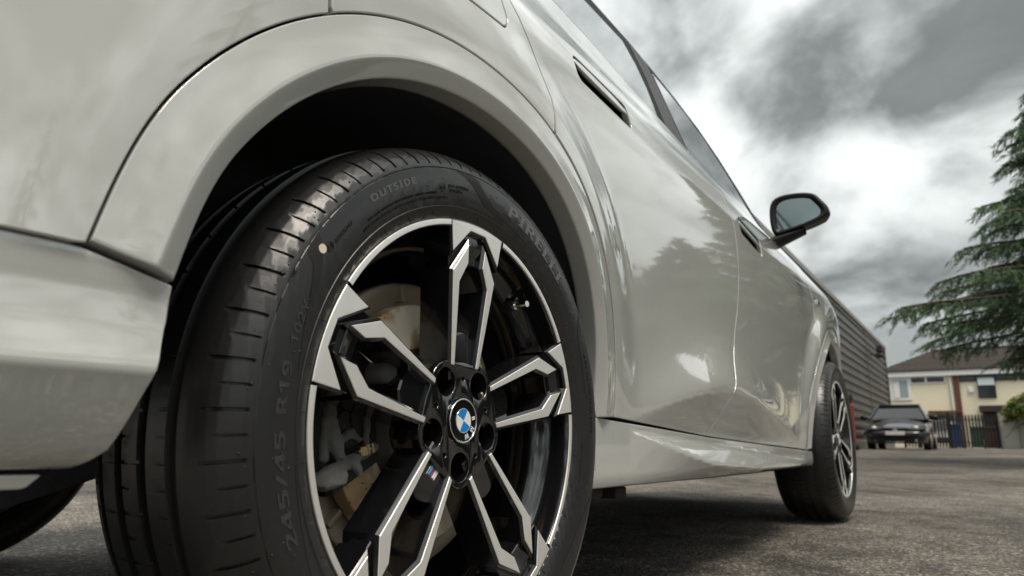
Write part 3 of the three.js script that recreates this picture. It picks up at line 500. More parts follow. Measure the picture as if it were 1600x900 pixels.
part('door_pillar', panel([[1.112, 1.1875], [1.175, 1.1765], [1.255, 1.41], [1.312, 1.598], [1.245, 1.603], [1.212, 1.43]], (t, y) => S(t, y) - .0025, { h: .03, bevel: .002, flange: .008 }), M.pillar);
part('quarter_pane', panel([[-.42, 1.30], [.10, 1.292], [.14, 1.40], [-.05, 1.44], [-.3, 1.42]], glassS, { h: .04, bevel: .002, flange: .006 }), M.glass);
part('tailgate', merge([box(1.52, .82, .05, -.91, .86, .885, .02)]), M.paint); part('tailgate_window', box(1.24, .36, .03, -.91, 1.44, .72, .01).rotateX(0), M.glass); part('tailgate_pillar', merge([box(1.5, .10, .30, -.91, 1.265, .76, .02), box(1.3, .06, .5, -.91, 1.635, .66, .02)]), M.frame);
part('roof', gridSurface(range(-.55, 1.55, 24), range(0, 1, 14), (t, v) => { const y0 = linear(frameTop)(t) - .004, x0 = S(t, y0) - .012; return [mix(x0, -.91, v), y0 + .045 * Math.sin(v * Math.PI / 2), -t]; }), M.paint);
part('windscreen', gridSurface(range(0, 1, 14), range(0, 1, 12), (u, v) => { const k = linear([[1.55, 1.598], [1.75, 1.52], [1.86, 1.41], [1.93, 1.28], [1.98, 1.08]]), t = mix(1.55, 1.98, u); const x0 = S(t, k(t)) - .015; return [mix(x0, -.91, v), k(t) + .05 * Math.sin(v * Math.PI / 2), -(t + .18 * Math.sin(v * Math.PI / 2))]; }), M.glass);
// wing mirror
{
  const z0 = -2.0, out = [[-.068, 1.128], [-.079, 1.18], [-.074, 1.245], [-.045, 1.274], [.02, 1.278], [.082, 1.265], [.108, 1.238], [.131, 1.2], [.126, 1.172], [.092, 1.155], [.03, 1.138], [-.03, 1.126]];
  const smooth = k => { const c = new THREE.CatmullRomCurve3(out.map(([x, y]) => new THREE.Vector3(mix(.02, x, k), mix(1.19, y, k), 0)), true, 'catmullrom', .5).getPoints(72); return c.slice(0, 72); };
  const P = smooth(1);
  const loft = (layers) => { const pos = [], idx = [], n = P.length; layers.forEach(([k, z, dx = 0]) => smooth(k).forEach(p => pos.push(p.x + dx, p.y, z))); for (let l = 0; l < layers.length - 1; l++) for (let i = 0; i < n; i++) { const j = (i + 1) % n, a = l * n + i, b = l * n + j, c = a + n, d = b + n; idx.push(a, c, b, b, c, d); } return geoFrom(pos, idx); };
  const m = part('wing_mirror', loft([[.75, z0 - .008], [.80, z0 - .001], [.86, z0 + .003], [.94, z0 + .006], [1, z0], [1.02, z0 - .02], [1.0, z0 - .05], [.9, z0 - .085], [.7, z0 - .108], [.4, z0 - .120], [.02, z0 - .123]]), M.blackTrim);
  sub('mirror_glass', (() => { const g = new THREE.ShapeGeometry(new THREE.Shape(smooth(.76).map(p => new THREE.Vector2(p.x, p.y)))); return g.rotateX(0).translate(0, 0, z0 - .004); })(), M.mirrorGlass, m);
  const arm = gridSurface(range(0, 1, 10), range(0, 1, 18), (u, v) => { const a = v * 2 * Math.PI, w = mix(.05, .03, u), hh = mix(.032, .012, u); return [mix(-.125, .04, u), mix(1.085, 1.128, u) + Math.sin(a) * hh, z0 - .03 + Math.cos(a) * w]; });
  sub('mirror_arm', arm, M.blackTrim, m);
}
// dark shell behind the gaps, wheel wells, floor
const shellOutline = [[-.9, .30], [-.44, .30], ...circ(0, .44, 187, -14, 60), [2.26, .245], ...circ(WB, .44, -14, 187, 60, -1), [3.5, .3], [3.5, .8], [2.5, .98], [1.95, 1.07], [-.9, 1.2]];
part('body_shell', panel(shellOutline, (t, y) => (y < .37 ? Math.min(Ssill(t, y), S(t, y)) : S(t, y)) - .030, { h: .03, bevel: 0, flange: .03 }), M.seal);
part('far_body_side', merge([box(.05, .80, 1.90, -1.80, .70, -1.345, .02), box(.05, .60, .5, -1.80, .82, .70, .02), box(.05, .33, .84, -1.80, .95, 0, .02), box(.05, .33, .84, -1.80, .95, -2.692, .02), box(.05, .45, .40, -1.79, .55, -3.28, .02)]), M.paint);
part('floor_pan', merge([box(1.60, .05, 1.80, -.91, .285, -1.345), box(1.5, .05, .5, -.91, .42, .72), box(1.0, .1, .95, -.91, .36, 0), box(1.0, .1, .95, -.91, .33, -2.692), box(1.5, .06, .6, -.91, .25, -3.2)]), M.blackMatte);
part('cabin_block', merge([box(1.25, .85, 2.4, -.91, 1.10, -.7, .1), box(1.3, .55, 1.3, -.91, .72, -2.6, .1), box(1.3, .5, 1.2, -.91, .75, .3, .1)]), M.blackMatte);
for (const tc of [0, WB]) {
  const us = range(-10, 167, 90), g = gridSurface(us, range(0, 1, 12), (a, v) => { const r = .4215 + .018 * sstep(0, .2, v) + (Math.abs(((a + 400) % 26) - 13) < 1 ? -.004 : 0) * sstep(.1, .2, v), x = mix(-.028, -.40, v); return [x - (a > 20 && a < 160 ? 0 : .018), R_TYRE + r * Math.sin(a * D2R), -(tc + r * Math.cos(a * D2R))]; });
  part('wheel_well', merge([g, new THREE.CircleGeometry(.445, 48, -.3, Math.PI + .6).rotateY(Math.PI / 2).translate(-.40, R_TYRE, -tc)]), M.liner);
}
// brakes
for (const tc of [0, WB]) {
  const lathe = (pts, n = 96) => new THREE.LatheGeometry(pts.map(p => new THREE.Vector2(p[1], p[0])), n).rotateZ(-Math.PI / 2).translate(0, R_TYRE, -tc);
  const discG = lathe([[-.082, .092], [-.0795, .094], ...range(.0945, .1495, 44).map((r, i) => [-.0790 + (i % 2 ? .00018 : 0) + .00012 * hash2(i, 3, 5), r]), [-.0805, .152], [-.0990, .152], [-.1005, .150], [-.1005, .092]]);
  { const p = discG.attributes.position, u = discG.attributes.uv; for (let i = 0; i < p.count; i++) u.setXY(i, p.getZ(i) * 2.2, p.getY(i) * 2.2); }
  const d = part('brake_disc', discG, M.disc);
  sub('disc_hat', lathe([[-.0605, .0], [-.0605, .078], [-.064, .0835], [-.079, .086], [-.083, .094]]), M.hat, d);
  sub('dust_shield', lathe([[-.108, .06], [-.108, .156], [-.100, .165], [-.098, .180], [-.102, .183], [-.112, .183]]), M.steel, d);
  { const g = []; for (let k = 0; k < 11; k++) g.push(box(.016, .024, .007, -.100, .168, 0, .002).rotateX(k * 30 * D2R + .2).translate(0, R_TYRE, -tc)); sub('shield_ribs', merge(g), M.steel, d); }
  part('axle_stub', new THREE.CylinderGeometry(.05, .05, .28, 20).rotateZ(Math.PI / 2).translate(-.26, R_TYRE, -tc), M.blackMatte);
  part('suspension_arm', merge([box(.5, .05, .08, -.45, .28, -tc + .03, .02), new THREE.CylinderGeometry(.03, .03, .5, 16).rotateX(.1).translate(-.33, .55, -tc + .1)]), M.blackMatte);
  // caliper: cast bridge over the disc's rear edge with a carrier bracket, pad and spring clip
  const rot = (g, deg) => g.rotateX(deg * D2R).translate(0, R_TYRE, -tc); // +y axis turned; deg 90 lies towards the rear
  const seg = (r0, r1, x0, x1, a0, a1, n = 14) => { const us = range(0, 1, n); const pos = [], idx = []; us.forEach(u => { const a = mix(a0, a1, u) * D2R; for (const [r, x] of [[r0, x0], [r0, x1], [r1 - .006, x1], [r1, x1 - .006], [r1, x0]]) pos.push(x, r * Math.sin(a), -r * Math.cos(a)); }); for (let i = 0; i < n; i++) for (let k = 0; k < 5; k++) { const A = i * 5 + k, B = i * 5 + (k + 1) % 5; idx.push(A, B, A + 5, B, B + 5, A + 5); } idx.push(0, 2, 1, 0, 3, 2, 0, 4, 3); const o = n * 5; idx.push(o, o + 1, o + 2, o, o + 2, o + 3, o, o + 3, o + 4); return toCreasedNormals(geoFrom(pos, idx), .5).translate(0, R_TYRE, -tc); };
  const at = (g, r, deg, x) => g.translate(x, r * Math.sin(deg * D2R), -r * Math.cos(deg * D2R)).translate(0, R_TYRE, -tc);
  const ball = (q, r, deg, x, sx = 1, sy = 1, sz = 1) => at(new THREE.SphereGeometry(q, 16, 12).scale(sx, sy, sz), r, deg, x);
  const cal = part('brake_caliper', merge([seg(.176, .190, -.145, -.062, 163, 202), seg(.150, .178, -.140, -.078, 164, 200), seg(.120, .162, -.078, -.064, 173, 193)]), M.castDark);
  { // rough casting: a field of tapered bars joined smoothly, meshed by surface nets
    const pol = (r, a, x) => [x, r * Math.sin(a * D2R), -r * Math.cos(a * D2R)];
    const bars = [[pol(.173, 177, -.062), pol(.168, 188, -.058), .0070, .0085], [pol(.168, 188, -.058), pol(.164, 194, -.056), .0090, .0065], [pol(.192, 199.5, -.056), pol(.113, 197, -.057), .0085, .0055], [pol(.190, 200.5, -.055), pol(.172, 202, -.050), .0105, .0075], [pol(.150, 199.5, -.052), pol(.146, 203, -.050), .0065, .005],
      [pol(.119, 172, -.062), pol(.121, 197, -.060), .0034, .0040], [pol(.172, 178, -.064), pol(.166, 166, -.066), .0065, .0055], [pol(.166, 190, -.058), pol(.140, 187, -.062), .0055, .0045], [pol(.140, 187, -.062), pol(.128, 191, -.062), .0045, .0035], [pol(.178, 181, -.060), pol(.182, 194, -.060), .0040, .0050]];
    const f = (x, y, z) => { let s = 0; for (const [A, B, ra, rb] of bars) { const ab = [B[0] - A[0], B[1] - A[1], B[2] - A[2]], t = clamp(((x - A[0]) * ab[0] + (y - A[1]) * ab[1] + (z - A[2]) * ab[2]) / (ab[0] ** 2 + ab[1] ** 2 + ab[2] ** 2)); const d = Math.hypot(x - A[0] - t * ab[0], y - A[1] - t * ab[1], z - A[2] - t * ab[2]) - mix(ra, rb, t); s += Math.exp(-d / .0014); } return -.0014 * Math.log(s) + .0034 * (fbm(y * 210 + x * 120, z * 210 - x * 90, 7, 3) - .5); };
    const c = .0017, o = [-.080, -.085, .098], N = [28, 78, 62], val = [], id = (i, j, k) => (k * (N[1] + 1) + j) * (N[0] + 1) + i;
    for (let k = 0; k <= N[2]; k++) for (let j = 0; j <= N[1]; j++) for (let i = 0; i <= N[0]; i++) val[id(i, j, k)] = f(o[0] + i * c, o[1] + j * c, o[2] + k * c);
    const pos = [], vi = new Map(), idx = [];
    for (let k = 0; k < N[2]; k++) for (let j = 0; j < N[1]; j++) for (let i = 0; i < N[0]; i++) { let n = 0, sx = 0, sy = 0, sz = 0; const v = (a, b, d) => val[id(i + a, j + b, k + d)];
      for (const [a, b] of [[0, 0], [0, 1], [1, 0], [1, 1]]) for (const ax of [0, 1, 2]) { const p = ax === 0 ? [0, a, b] : ax === 1 ? [a, 0, b] : [a, b, 0], q = p.slice(); q[ax] = 1; const A = v(...p), B = v(...q); if (A < 0 !== B < 0) { const t = A / (A - B); n++; sx += mix(p[0], q[0], t); sy += mix(p[1], q[1], t); sz += mix(p[2], q[2], t); } }
      if (n) { vi.set(id(i, j, k), pos.length / 3); pos.push(o[0] + (i + sx / n) * c, o[1] + (j + sy / n) * c, o[2] + (k + sz / n) * c); } }
    for (let k = 1; k < N[2]; k++) for (let j = 1; j < N[1]; j++) for (let i = 1; i < N[0]; i++) { const A = val[id(i, j, k)] < 0; for (const ax of [0, 1, 2]) { const e = [i, j, k]; e[ax]++; const B = val[id(...e)] < 0; if (A === B) continue; const u = (ax + 1) % 3, w = (ax + 2) % 3; const g = (du, dw) => { const q = [i, j, k]; q[u] -= du; q[w] -= dw; return vi.get(id(...q)); }; const q0 = g(0, 0), q1 = g(1, 0), q2 = g(1, 1), q3 = g(0, 1); if ([q0, q1, q2, q3].includes(undefined)) continue; A ? idx.push(q0, q1, q2, q0, q2, q3) : idx.push(q0, q2, q1, q0, q3, q2); } }
    const uv = []; for (let i = 0; i < pos.length; i += 3) uv.push(pos[i + 1] * 6 + pos[i] * 4, pos[i + 2] * 6);
    sub('caliper_casting', geoFrom(pos, idx, uv).translate(0, R_TYRE, -tc), M.cast, cal);
  }
  sub('piston_cover', at(new THREE.CylinderGeometry(.010, .010, .004, 20).rotateZ(Math.PI / 2), .150, 181.5, -.0625), M.blackMatte, cal); sub('piston_cover', at(new THREE.CylinderGeometry(.010, .010, .004, 20).rotateZ(Math.PI / 2), .133, 180.5, -.0625), M.blackMatte, cal);
  sub('caliper_carrier', seg(.100, .180, -.092, -.066, 200, 208), M.castDark, cal); sub('caliper_carrier', seg(.100, .180, -.092, -.066, 150, 160), M.castDark, cal);
  sub('brake_pad', seg(.096, .146, -.0785, -.068, 164, 197), M.blackMatte, cal);
  for (const [r0, r1, a0, a1] of [[.134, .139, 193.5, 197.5], [.128, .131, 193, 197.5], [.126, .142, 194.6, 195.4]]) sub('spring_clip', seg(r0, r1, -.058, -.043, a0, a1, 3), M.brass, cal);
  sub('guide_pin', at(new THREE.CapsuleGeometry(.0135, .04, 6, 18).rotateZ(Math.PI / 2), .118, 154, -.066), M.cast, cal); sub('guide_pin_boot', at(new THREE.CylinderGeometry(.016, .016, .02, 18).rotateZ(Math.PI / 2), .118, 154, -.088), M.blackMatte, cal);
}
// wheels
{
  const w = makeWheel(car, true); w.position.set(-cp.x, R_TYRE, -cp.z);
  const f = makeWheel(car, false); f.position.set(-cp.x, R_TYRE, -WB - cp.z); f.rotation.x = 29 * D2R;
  for (const z of [0, -WB]) { const c = f.clone(); c.name = 'wheel'; c.position.set(-1.82 - cp.x, R_TYRE, z - cp.z); c.rotation.set(0, 0, 0); c.rotation.y = Math.PI; car.add(c); }
}
// ---------------------------------------------------------------- the ground
const groundY = (x, z) => .17 * sstep(-7, -23, z) + .02 * (fbm(x * .15 + 50, z * .15 + 50, 3, 3) - .5) * sstep(4, 12, Math.hypot(x, z));
{
  const cell = (u, v, n, s) => { const x = u * n, y = v * n, xi = Math.floor(x), yi = Math.floor(y); let b = 9, id = 0; for (let i = -1; i < 2; i++) for (let j = -1; j < 2; j++) { const cx = (xi + i + n) % n, cy = (yi + j + n) % n, d = (xi + i + hash2(cx, cy, s) - x) ** 2 + (yi + j + hash2(cx, cy, s + 1) - y) ** 2; if (d < b) { b = d; id = hash2(cx, cy, s + 2); } } return [Math.sqrt(b), id]; };
  const as = tex(2048, (u, v) => { // 4 m of worn tarmac with its chippings
    const big = fbm(u * 4, v * 4, 5, 5, 4), mid = fbm(u * 34, v * 34, 15, 4, 34), [cd, ci] = cell(u, v, 430, 77);
    let c = (.158 + .22 * (big - .5) + .16 * (mid - .5)) * (.45 + 1.1 * ci * ci + (ci > .9 ? .5 : 0)) * (1.15 - .55 * sstep(.35, .75, cd));
    c = Math.max(.02, c); return [l2s(c * 1.12), l2s(c), l2s(c * .84)]; }, { srgb: true, repeat: [.25, .25] });
  const bump = tex(1024, (u, v) => { const [a, id] = cell(u, v, 107, 41), b = fbm(u * 24, v * 24, 43, 3, 24); return clamp(.15 + (.35 + .5 * id) * (1 - sstep(.25, .7, a)) + .3 * (b - .5)); }, { repeat: [1, 1] });
  const mat = std({ map: as, roughness: .82, bumpMap: bump, bumpScale: .010 });
  const ax = [-300, -150, -80, -50, -35, -25, ...range(-18, 18, 36), 25, 35, 50, 80, 150, 300], az = [-450, -250, -150, -100, -70, ...range(-60, 20, 80), 30, 50, 90, 160, 300];
  structure('ground', gridSurface(ax, az, (x, z) => [x, groundY(x, z), z], true), mat);
}
// ---------------------------------------------------------------- the long clad building on the left
const streak = tex(512, (u, v) => l2s(.62 + .38 * fbm(u * 24, v * 3, 61, 4, 3) + .25 * (fbm(u * 4, v * 4, 63, 4, 4) - .5)), { srgb: true, repeat: [1, .03] });
const clad = std({ map: streak, color: lin(.155, .147, .132), roughness: .5, metalness: .3, bumpMap: smudge, bumpScale: .002 });
{
  const b = thing('clad_building', 'long flat-roofed building clad in dark horizontal corrugated sheet, behind the dark grey parked car', 'building', [-3.0, .1, -22]);
  const pos = []; // profile of the sheet, trapezoid ribs, one rib every 0.30 m
  const prof = []; for (let k = 0; k < 15; k++) { const y = .35 + k * .295; prof.push([y, 0], [y + .03, -.055], [y + .15, -.055], [y + .18, 0]); } prof.push([4.77, 0]);
  for (let k = 0; k < 4; k++) { // sheets butt end to end
    const z0 = 13 - k * 7, z1 = z0 - 6.98, g = gridSurface([0, 1], prof.map((_, i) => i), (u, i) => [prof[i][1], prof[i][0], mix(z0, z1, u)], true).toNonIndexed(); g.computeVertexNormals();
    mesh('cladding_sheet', g, clad, b);
  }
  const dark = std({ color: lin(.09, .085, .075), roughness: .6 });
  mesh('plinth', box(.3, .36, 28, -.14, .17, -1, .01), std({ color: lin(.16, .15, .135), roughness: .9 }), b);
  mesh('roof_edge', box(.20, .16, 28.1, -.04, 4.85, -1, .01), std({ color: lin(.20, .20, .19), roughness: .5 }), b);
  mesh('corner_flashing', box(.12, 4.45, .10, -.03, 2.55, -15.02, .01), dark, b);
  mesh('wall', box(12, 4.6, 27.8, -6.12, 2.5, -1), dark, b);
  for (let k = 0; k < 5; k++) mesh('joint_cover', box(.02, 4.4, .07, .008, 2.55, 13.0 - k * 7, .004), dark, b);
  const l = thing('wall_floodlight', 'small dark floodlight fixed high on the corrugated wall', 'floodlight', [-2.96, 4.0, -31.3]);
  mesh('bracket', box(.35, .05, .05, .14, 0, 0), M.blackMatte, l); mesh('lamp_head', merge([box(.22, .28, .40, .32, .20, .05, .03), box(.3, .10, .5, .30, -.08, 0, .03)]), M.blackMatte, l);
}
// ---------------------------------------------------------------- the two cream houses
{
  const cream = std({ color: lin(.76, .70, .53), roughness: .85, bumpMap: grain, bumpScale: .004 }), white = std({ color: lin(.72, .72, .71), roughness: .5 }), brown = std({ color: lin(.11, .035, .02), roughness: .6 });
  const tile = [0, 1, 2].map(k => std({ color: lin(.034 + k * .006, .026 + k * .005, .021 + k * .004), roughness: .85 }));
  const pane = phys({ color: lin(.03, .04, .045), roughness: .05 }), paneLight = phys({ color: lin(.30, .36, .38), roughness: .1 });
  const h = thing('cream_house', 'pair of cream rendered two-storey houses under one brown tiled hipped roof, behind the fence', 'house', [2.0, .15, -48]);
  mesh('wall', box(15, 4.5, 7, 1.0, 2.22, -3.5), cream, h);
  mesh('fascia', box(15.6, .32, .12, 1.0, 4.43, .22), white, h); mesh('soffit', box(15.4, .05, .34, 1.0, 4.27, .10), white, h);
  // hipped roof: courses of tiles on the near slope and the left hip
  const apexZ = -3.5, eaveY = 4.58, topY = 6.15, left = -6.7, hipRun = 3.0;
  const roof = mesh('roof', geoFrom([left, eaveY, .3, 8.8, eaveY, .3, 8.8, topY, apexZ, left + hipRun, topY, apexZ, left, eaveY, .3, left + hipRun, topY, apexZ, left, eaveY, -7.3, left, eaveY, -7.3, left + hipRun, topY, apexZ, 8.8, topY, apexZ, 8.8, eaveY, -7.3], [0, 1, 2, 0, 2, 3, 4, 5, 6, 7, 8, 9, 7, 9, 10]).toNonIndexed(), tile[0], h); roof.geometry.computeVertexNormals();
  for (let k = 0; k < 11; k++) { const u0 = k / 11, u1 = (k + 1) / 11; const y0 = mix(eaveY, topY, u0) + .05, y1 = mix(eaveY, topY, u1) + .02, z0 = mix(.34, apexZ, u0), z1 = mix(.3, apexZ, u1), x0 = left + hipRun * u0, x1 = left + hipRun * u1;
    const g = []; const n = Math.round((8.8 - x0) / .33); for (let i = 0; i < n; i++) { const a = x0 + i * (8.8 - x0) / n, b = a + (8.8 - x0) / n - .02; const am = Math.max(a, x0), a2 = Math.max(a, x1); g.push(geoFrom([am, y0, z0, b, y0, z0, Math.max(b, a2 + .01), y1, z1, a2, y1, z1, am, y0 - .05, z0, b, y0 - .05, z0], [0, 1, 2, 0, 2, 3, 4, 5, 1, 4, 1, 0]).toNonIndexed()); }
    tag(mesh('roof_tiles', merge(g.map(q => { q.computeVertexNormals(); return q; })), tile[k % 3], roof), null, null, null, 'stuff'); }
  mesh('ridge_tiles', new THREE.CylinderGeometry(.10, .10, 8.8 - left - hipRun, 8).rotateZ(Math.PI / 2).translate((8.8 + left + hipRun) / 2, topY + .04, apexZ), tile[2], roof);
  const win = (x0, x1, y0, y1, fm, pm, fr = .09) => { const w = mesh('window', box(x1 - x0, y1 - y0, .10, (x0 + x1) / 2, (y0 + y1) / 2, .02), fm, h); mesh('pane', box(x1 - x0 - 2 * fr, y1 - y0 - 2 * fr, .02, (x0 + x1) / 2, (y0 + y1) / 2, .075), pm, w); return w; };
  // positions relative to x = 2, y = .15
  win(-5.95, -4.82, 2.85, 4.24, white, paneLight, .16); win(-4.82, -3.98, 3.84, 4.24, white, pane, .06); win(-3.98, -2.98, 3.84, 4.24, white, pane, .06);
  mesh('downpipe_board', box(.30, 4.24, .16, -2.45, 2.12, .06), brown, h);
  win(-2.26, -1.42, 3.86, 4.22, M.blackMatte, pane, .05); win(-1.42, -.55, 2.88, 4.22, M.blackMatte, pane, .05); mesh('open_sash', box(.8, .5, .03).rotateX(-.45).translate(-.98, 3.82, .22), paneLight, h);
  win(-.55, .55, 3.86, 4.22, M.blackMatte, pane, .05); win(.62, 1.9, 3.86, 4.22, M.blackMatte, pane, .05); win(2.6, 3.6, 2.9, 4.2, white, pane, .1);
  mesh('gutter', box(15.6, .09, .10, 1.0, 4.60, .30, .03), M.blackMatte, h); mesh('downpipe', box(.09, 4.2, .09, -2.72, 2.15, .10, .02), white, h); mesh('curtain', box(.34, 1.0, .02, -5.60, 3.5, .092), white, h);
  mesh('alarm_box', box(.26, .30, .12, -1.75, 3.36, .06, .03), white, h);
  mesh('porch', merge([box(1.25, .35, .6, -.85, 2.25, .3, .02)]), std({ color: lin(.03, .022, .018), roughness: .8 }), h); mesh('front_door', box(1.0, 2.0, .08, -.85, 1.05, .04), M.blackMatte, h);
  mesh('porch_canopy', box(1.7, .12, .5, -3.2, 2.1, .25), brown, h); mesh('ground_floor_window', box(1.6, 1.1, .08, -3.3, 1.4, .03), pane, h);
}
// ---------------------------------------------------------------- fence, wall and the things behind it
{
  const z = -38, gy = .17;
  const f = thing('palisade_fence', 'black steel palisade fence between the parked dark grey car and the concrete panel wall', 'fence', [-.2, gy, z]);
  for (let k = 0; k < 30; k++) mesh('pale', (() => { const g = merge([box(.082, 1.45, .012, 0, .78, 0), new THREE.ConeGeometry(.036, .1, 4).rotateY(Math.PI / 4).scale(1, 1, .3).translate(0, 1.555, 0)]); return g.translate(-2.4 + k * .127, 0, 0); })(), M.blackMatte, f);
  for (const y of [.28, 1.32]) mesh('rail', box(3.9, .05, .04, -.55, y, -.03), M.blackMatte, f);
  for (const x of [-2.45, -.55, 1.38]) mesh('post', box(.08, 1.7, .08, x, .85, -.06), M.blackMatte, f);
  const con = [0, 1, 2].map(k => std({ color: lin(.46 - k * .08, .445 - k * .08, .40 - k * .07), roughness: .9, bumpMap: smudge, bumpScale: .01 }));
  const w = thing('panel_wall', 'weathered grey panel wall at the right edge, joining the end of the black fence', 'wall', [3.4, gy, z + .1]);
  for (let k = 0; k < 5; k++) { mesh('panel', box(.62, 1.55 - .05 * (k % 2), .12, -1.85 + k * .68, .78, 0, .01), con[k % 3], w); mesh('post', box(.06, 1.62, .16, -2.19 + k * .68, .8, .02, .01), con[2], w); }
  const bin = (x, zz, mat, label, s = 1) => { const b = thing('wheelie_bin', label, 'bin', [x, gy, zz]); b.scale.setScalar(s);
    const body = new THREE.CylinderGeometry(.40, .33, .95, 4, 1).rotateY(Math.PI / 4).translate(0, .53, 0).toNonIndexed(); body.computeVertexNormals();
    mesh('bin_body', body, mat, b); mesh('lid', box(.62, .07, .68, 0, 1.04, .02, .03), mat, b); mesh('handle_bar', box(.5, .04, .05, 0, 1.0, -.34), M.blackMatte, b); for (const s2 of [-1, 1]) mesh('bin_wheel', new THREE.CylinderGeometry(.1, .1, .06, 16).rotateZ(Math.PI / 2).translate(s2 * .28, .1, -.3), M.blackMatte, b); return b; };
  bin(-.62, -40.2, std({ color: lin(.01, .06, .22), roughness: .5 }), 'blue wheelie bin behind the black fence, beside the white van', 1.1);
  bin(.28, -41.5, std({ color: lin(.03, .10, .07), roughness: .5 }), 'dark green wheelie bin behind the black fence'); bin(.82, -41.4, std({ color: lin(.07, .022, .016), roughness: .5 }), 'dark red wheelie bin behind the black fence');
  // white vehicle seen through the bars
  const v = thing('white_hatchback', 'white hatchback seen through the bars of the black fence', 'car', [-1.55, gy, -42.3]);
  const bodyProf = [[-.85, .3], [-.9, .62], [-.8, .95], [-.62, 1.42], [.62, 1.42], [.8, .95], [.9, .62], [.85, .3]].map(p => new THREE.Vector2(...p));
  mesh('body', new THREE.ExtrudeGeometry(new THREE.Shape(bodyProf), { depth: 3.6, bevelEnabled: true, bevelSize: .06, bevelThickness: .12, bevelSegments: 3 }).translate(0, 0, -3.6), M.white, v);
  mesh('windscreen', box(1.25, .42, .06).rotateX(-.15).translate(0, 1.18, .14), M.glass, v); for (const s2 of [-1, 1]) { mesh('wheel', new THREE.CylinderGeometry(.31, .31, .2, 24).rotateZ(Math.PI / 2).translate(s2 * .78, .31, -.5), M.rubber, v); mesh('tail_lamp', box(.2, .22, .06, s2 * .72, .8, .13, .02), M.red, v); }
  mesh('bumper', box(1.7, .25, .2, 0, .42, .1, .06), M.blackMatte, v);
}
// ---------------------------------------------------------------- red post by the wall
{
  const p = thing('red_post_bin', 'red cylindrical bin with a dark top, half hidden by the front wheel', 'bin', [-2.50, .17, -20]);
  const red = std({ color: lin(.22, .020, .015), roughness: .55, bumpMap: smudge, bumpScale: .003 });
  const L = pts => new THREE.LatheGeometry(pts.map(q => new THREE.Vector2(...q)), 32);
  mesh('base', L([[0, 0], [.25, 0], [.25, .14], [.20, .20], [0, .2]]), M.blackMatte, p); mesh('body', L([[.19, .2], [.19, 1.12], [.205, 1.14], [.205, 1.2], [.17, 1.22]]), red, p);
  mesh('neck', L([[.155, 1.22], [.155, 1.34]]), M.blackMatte, p); mesh('hood', L([[.2, 1.34], [.205, 1.42], [.19, 1.5], [.1, 1.53], [0, 1.535]]), M.blackMatte, p);
}
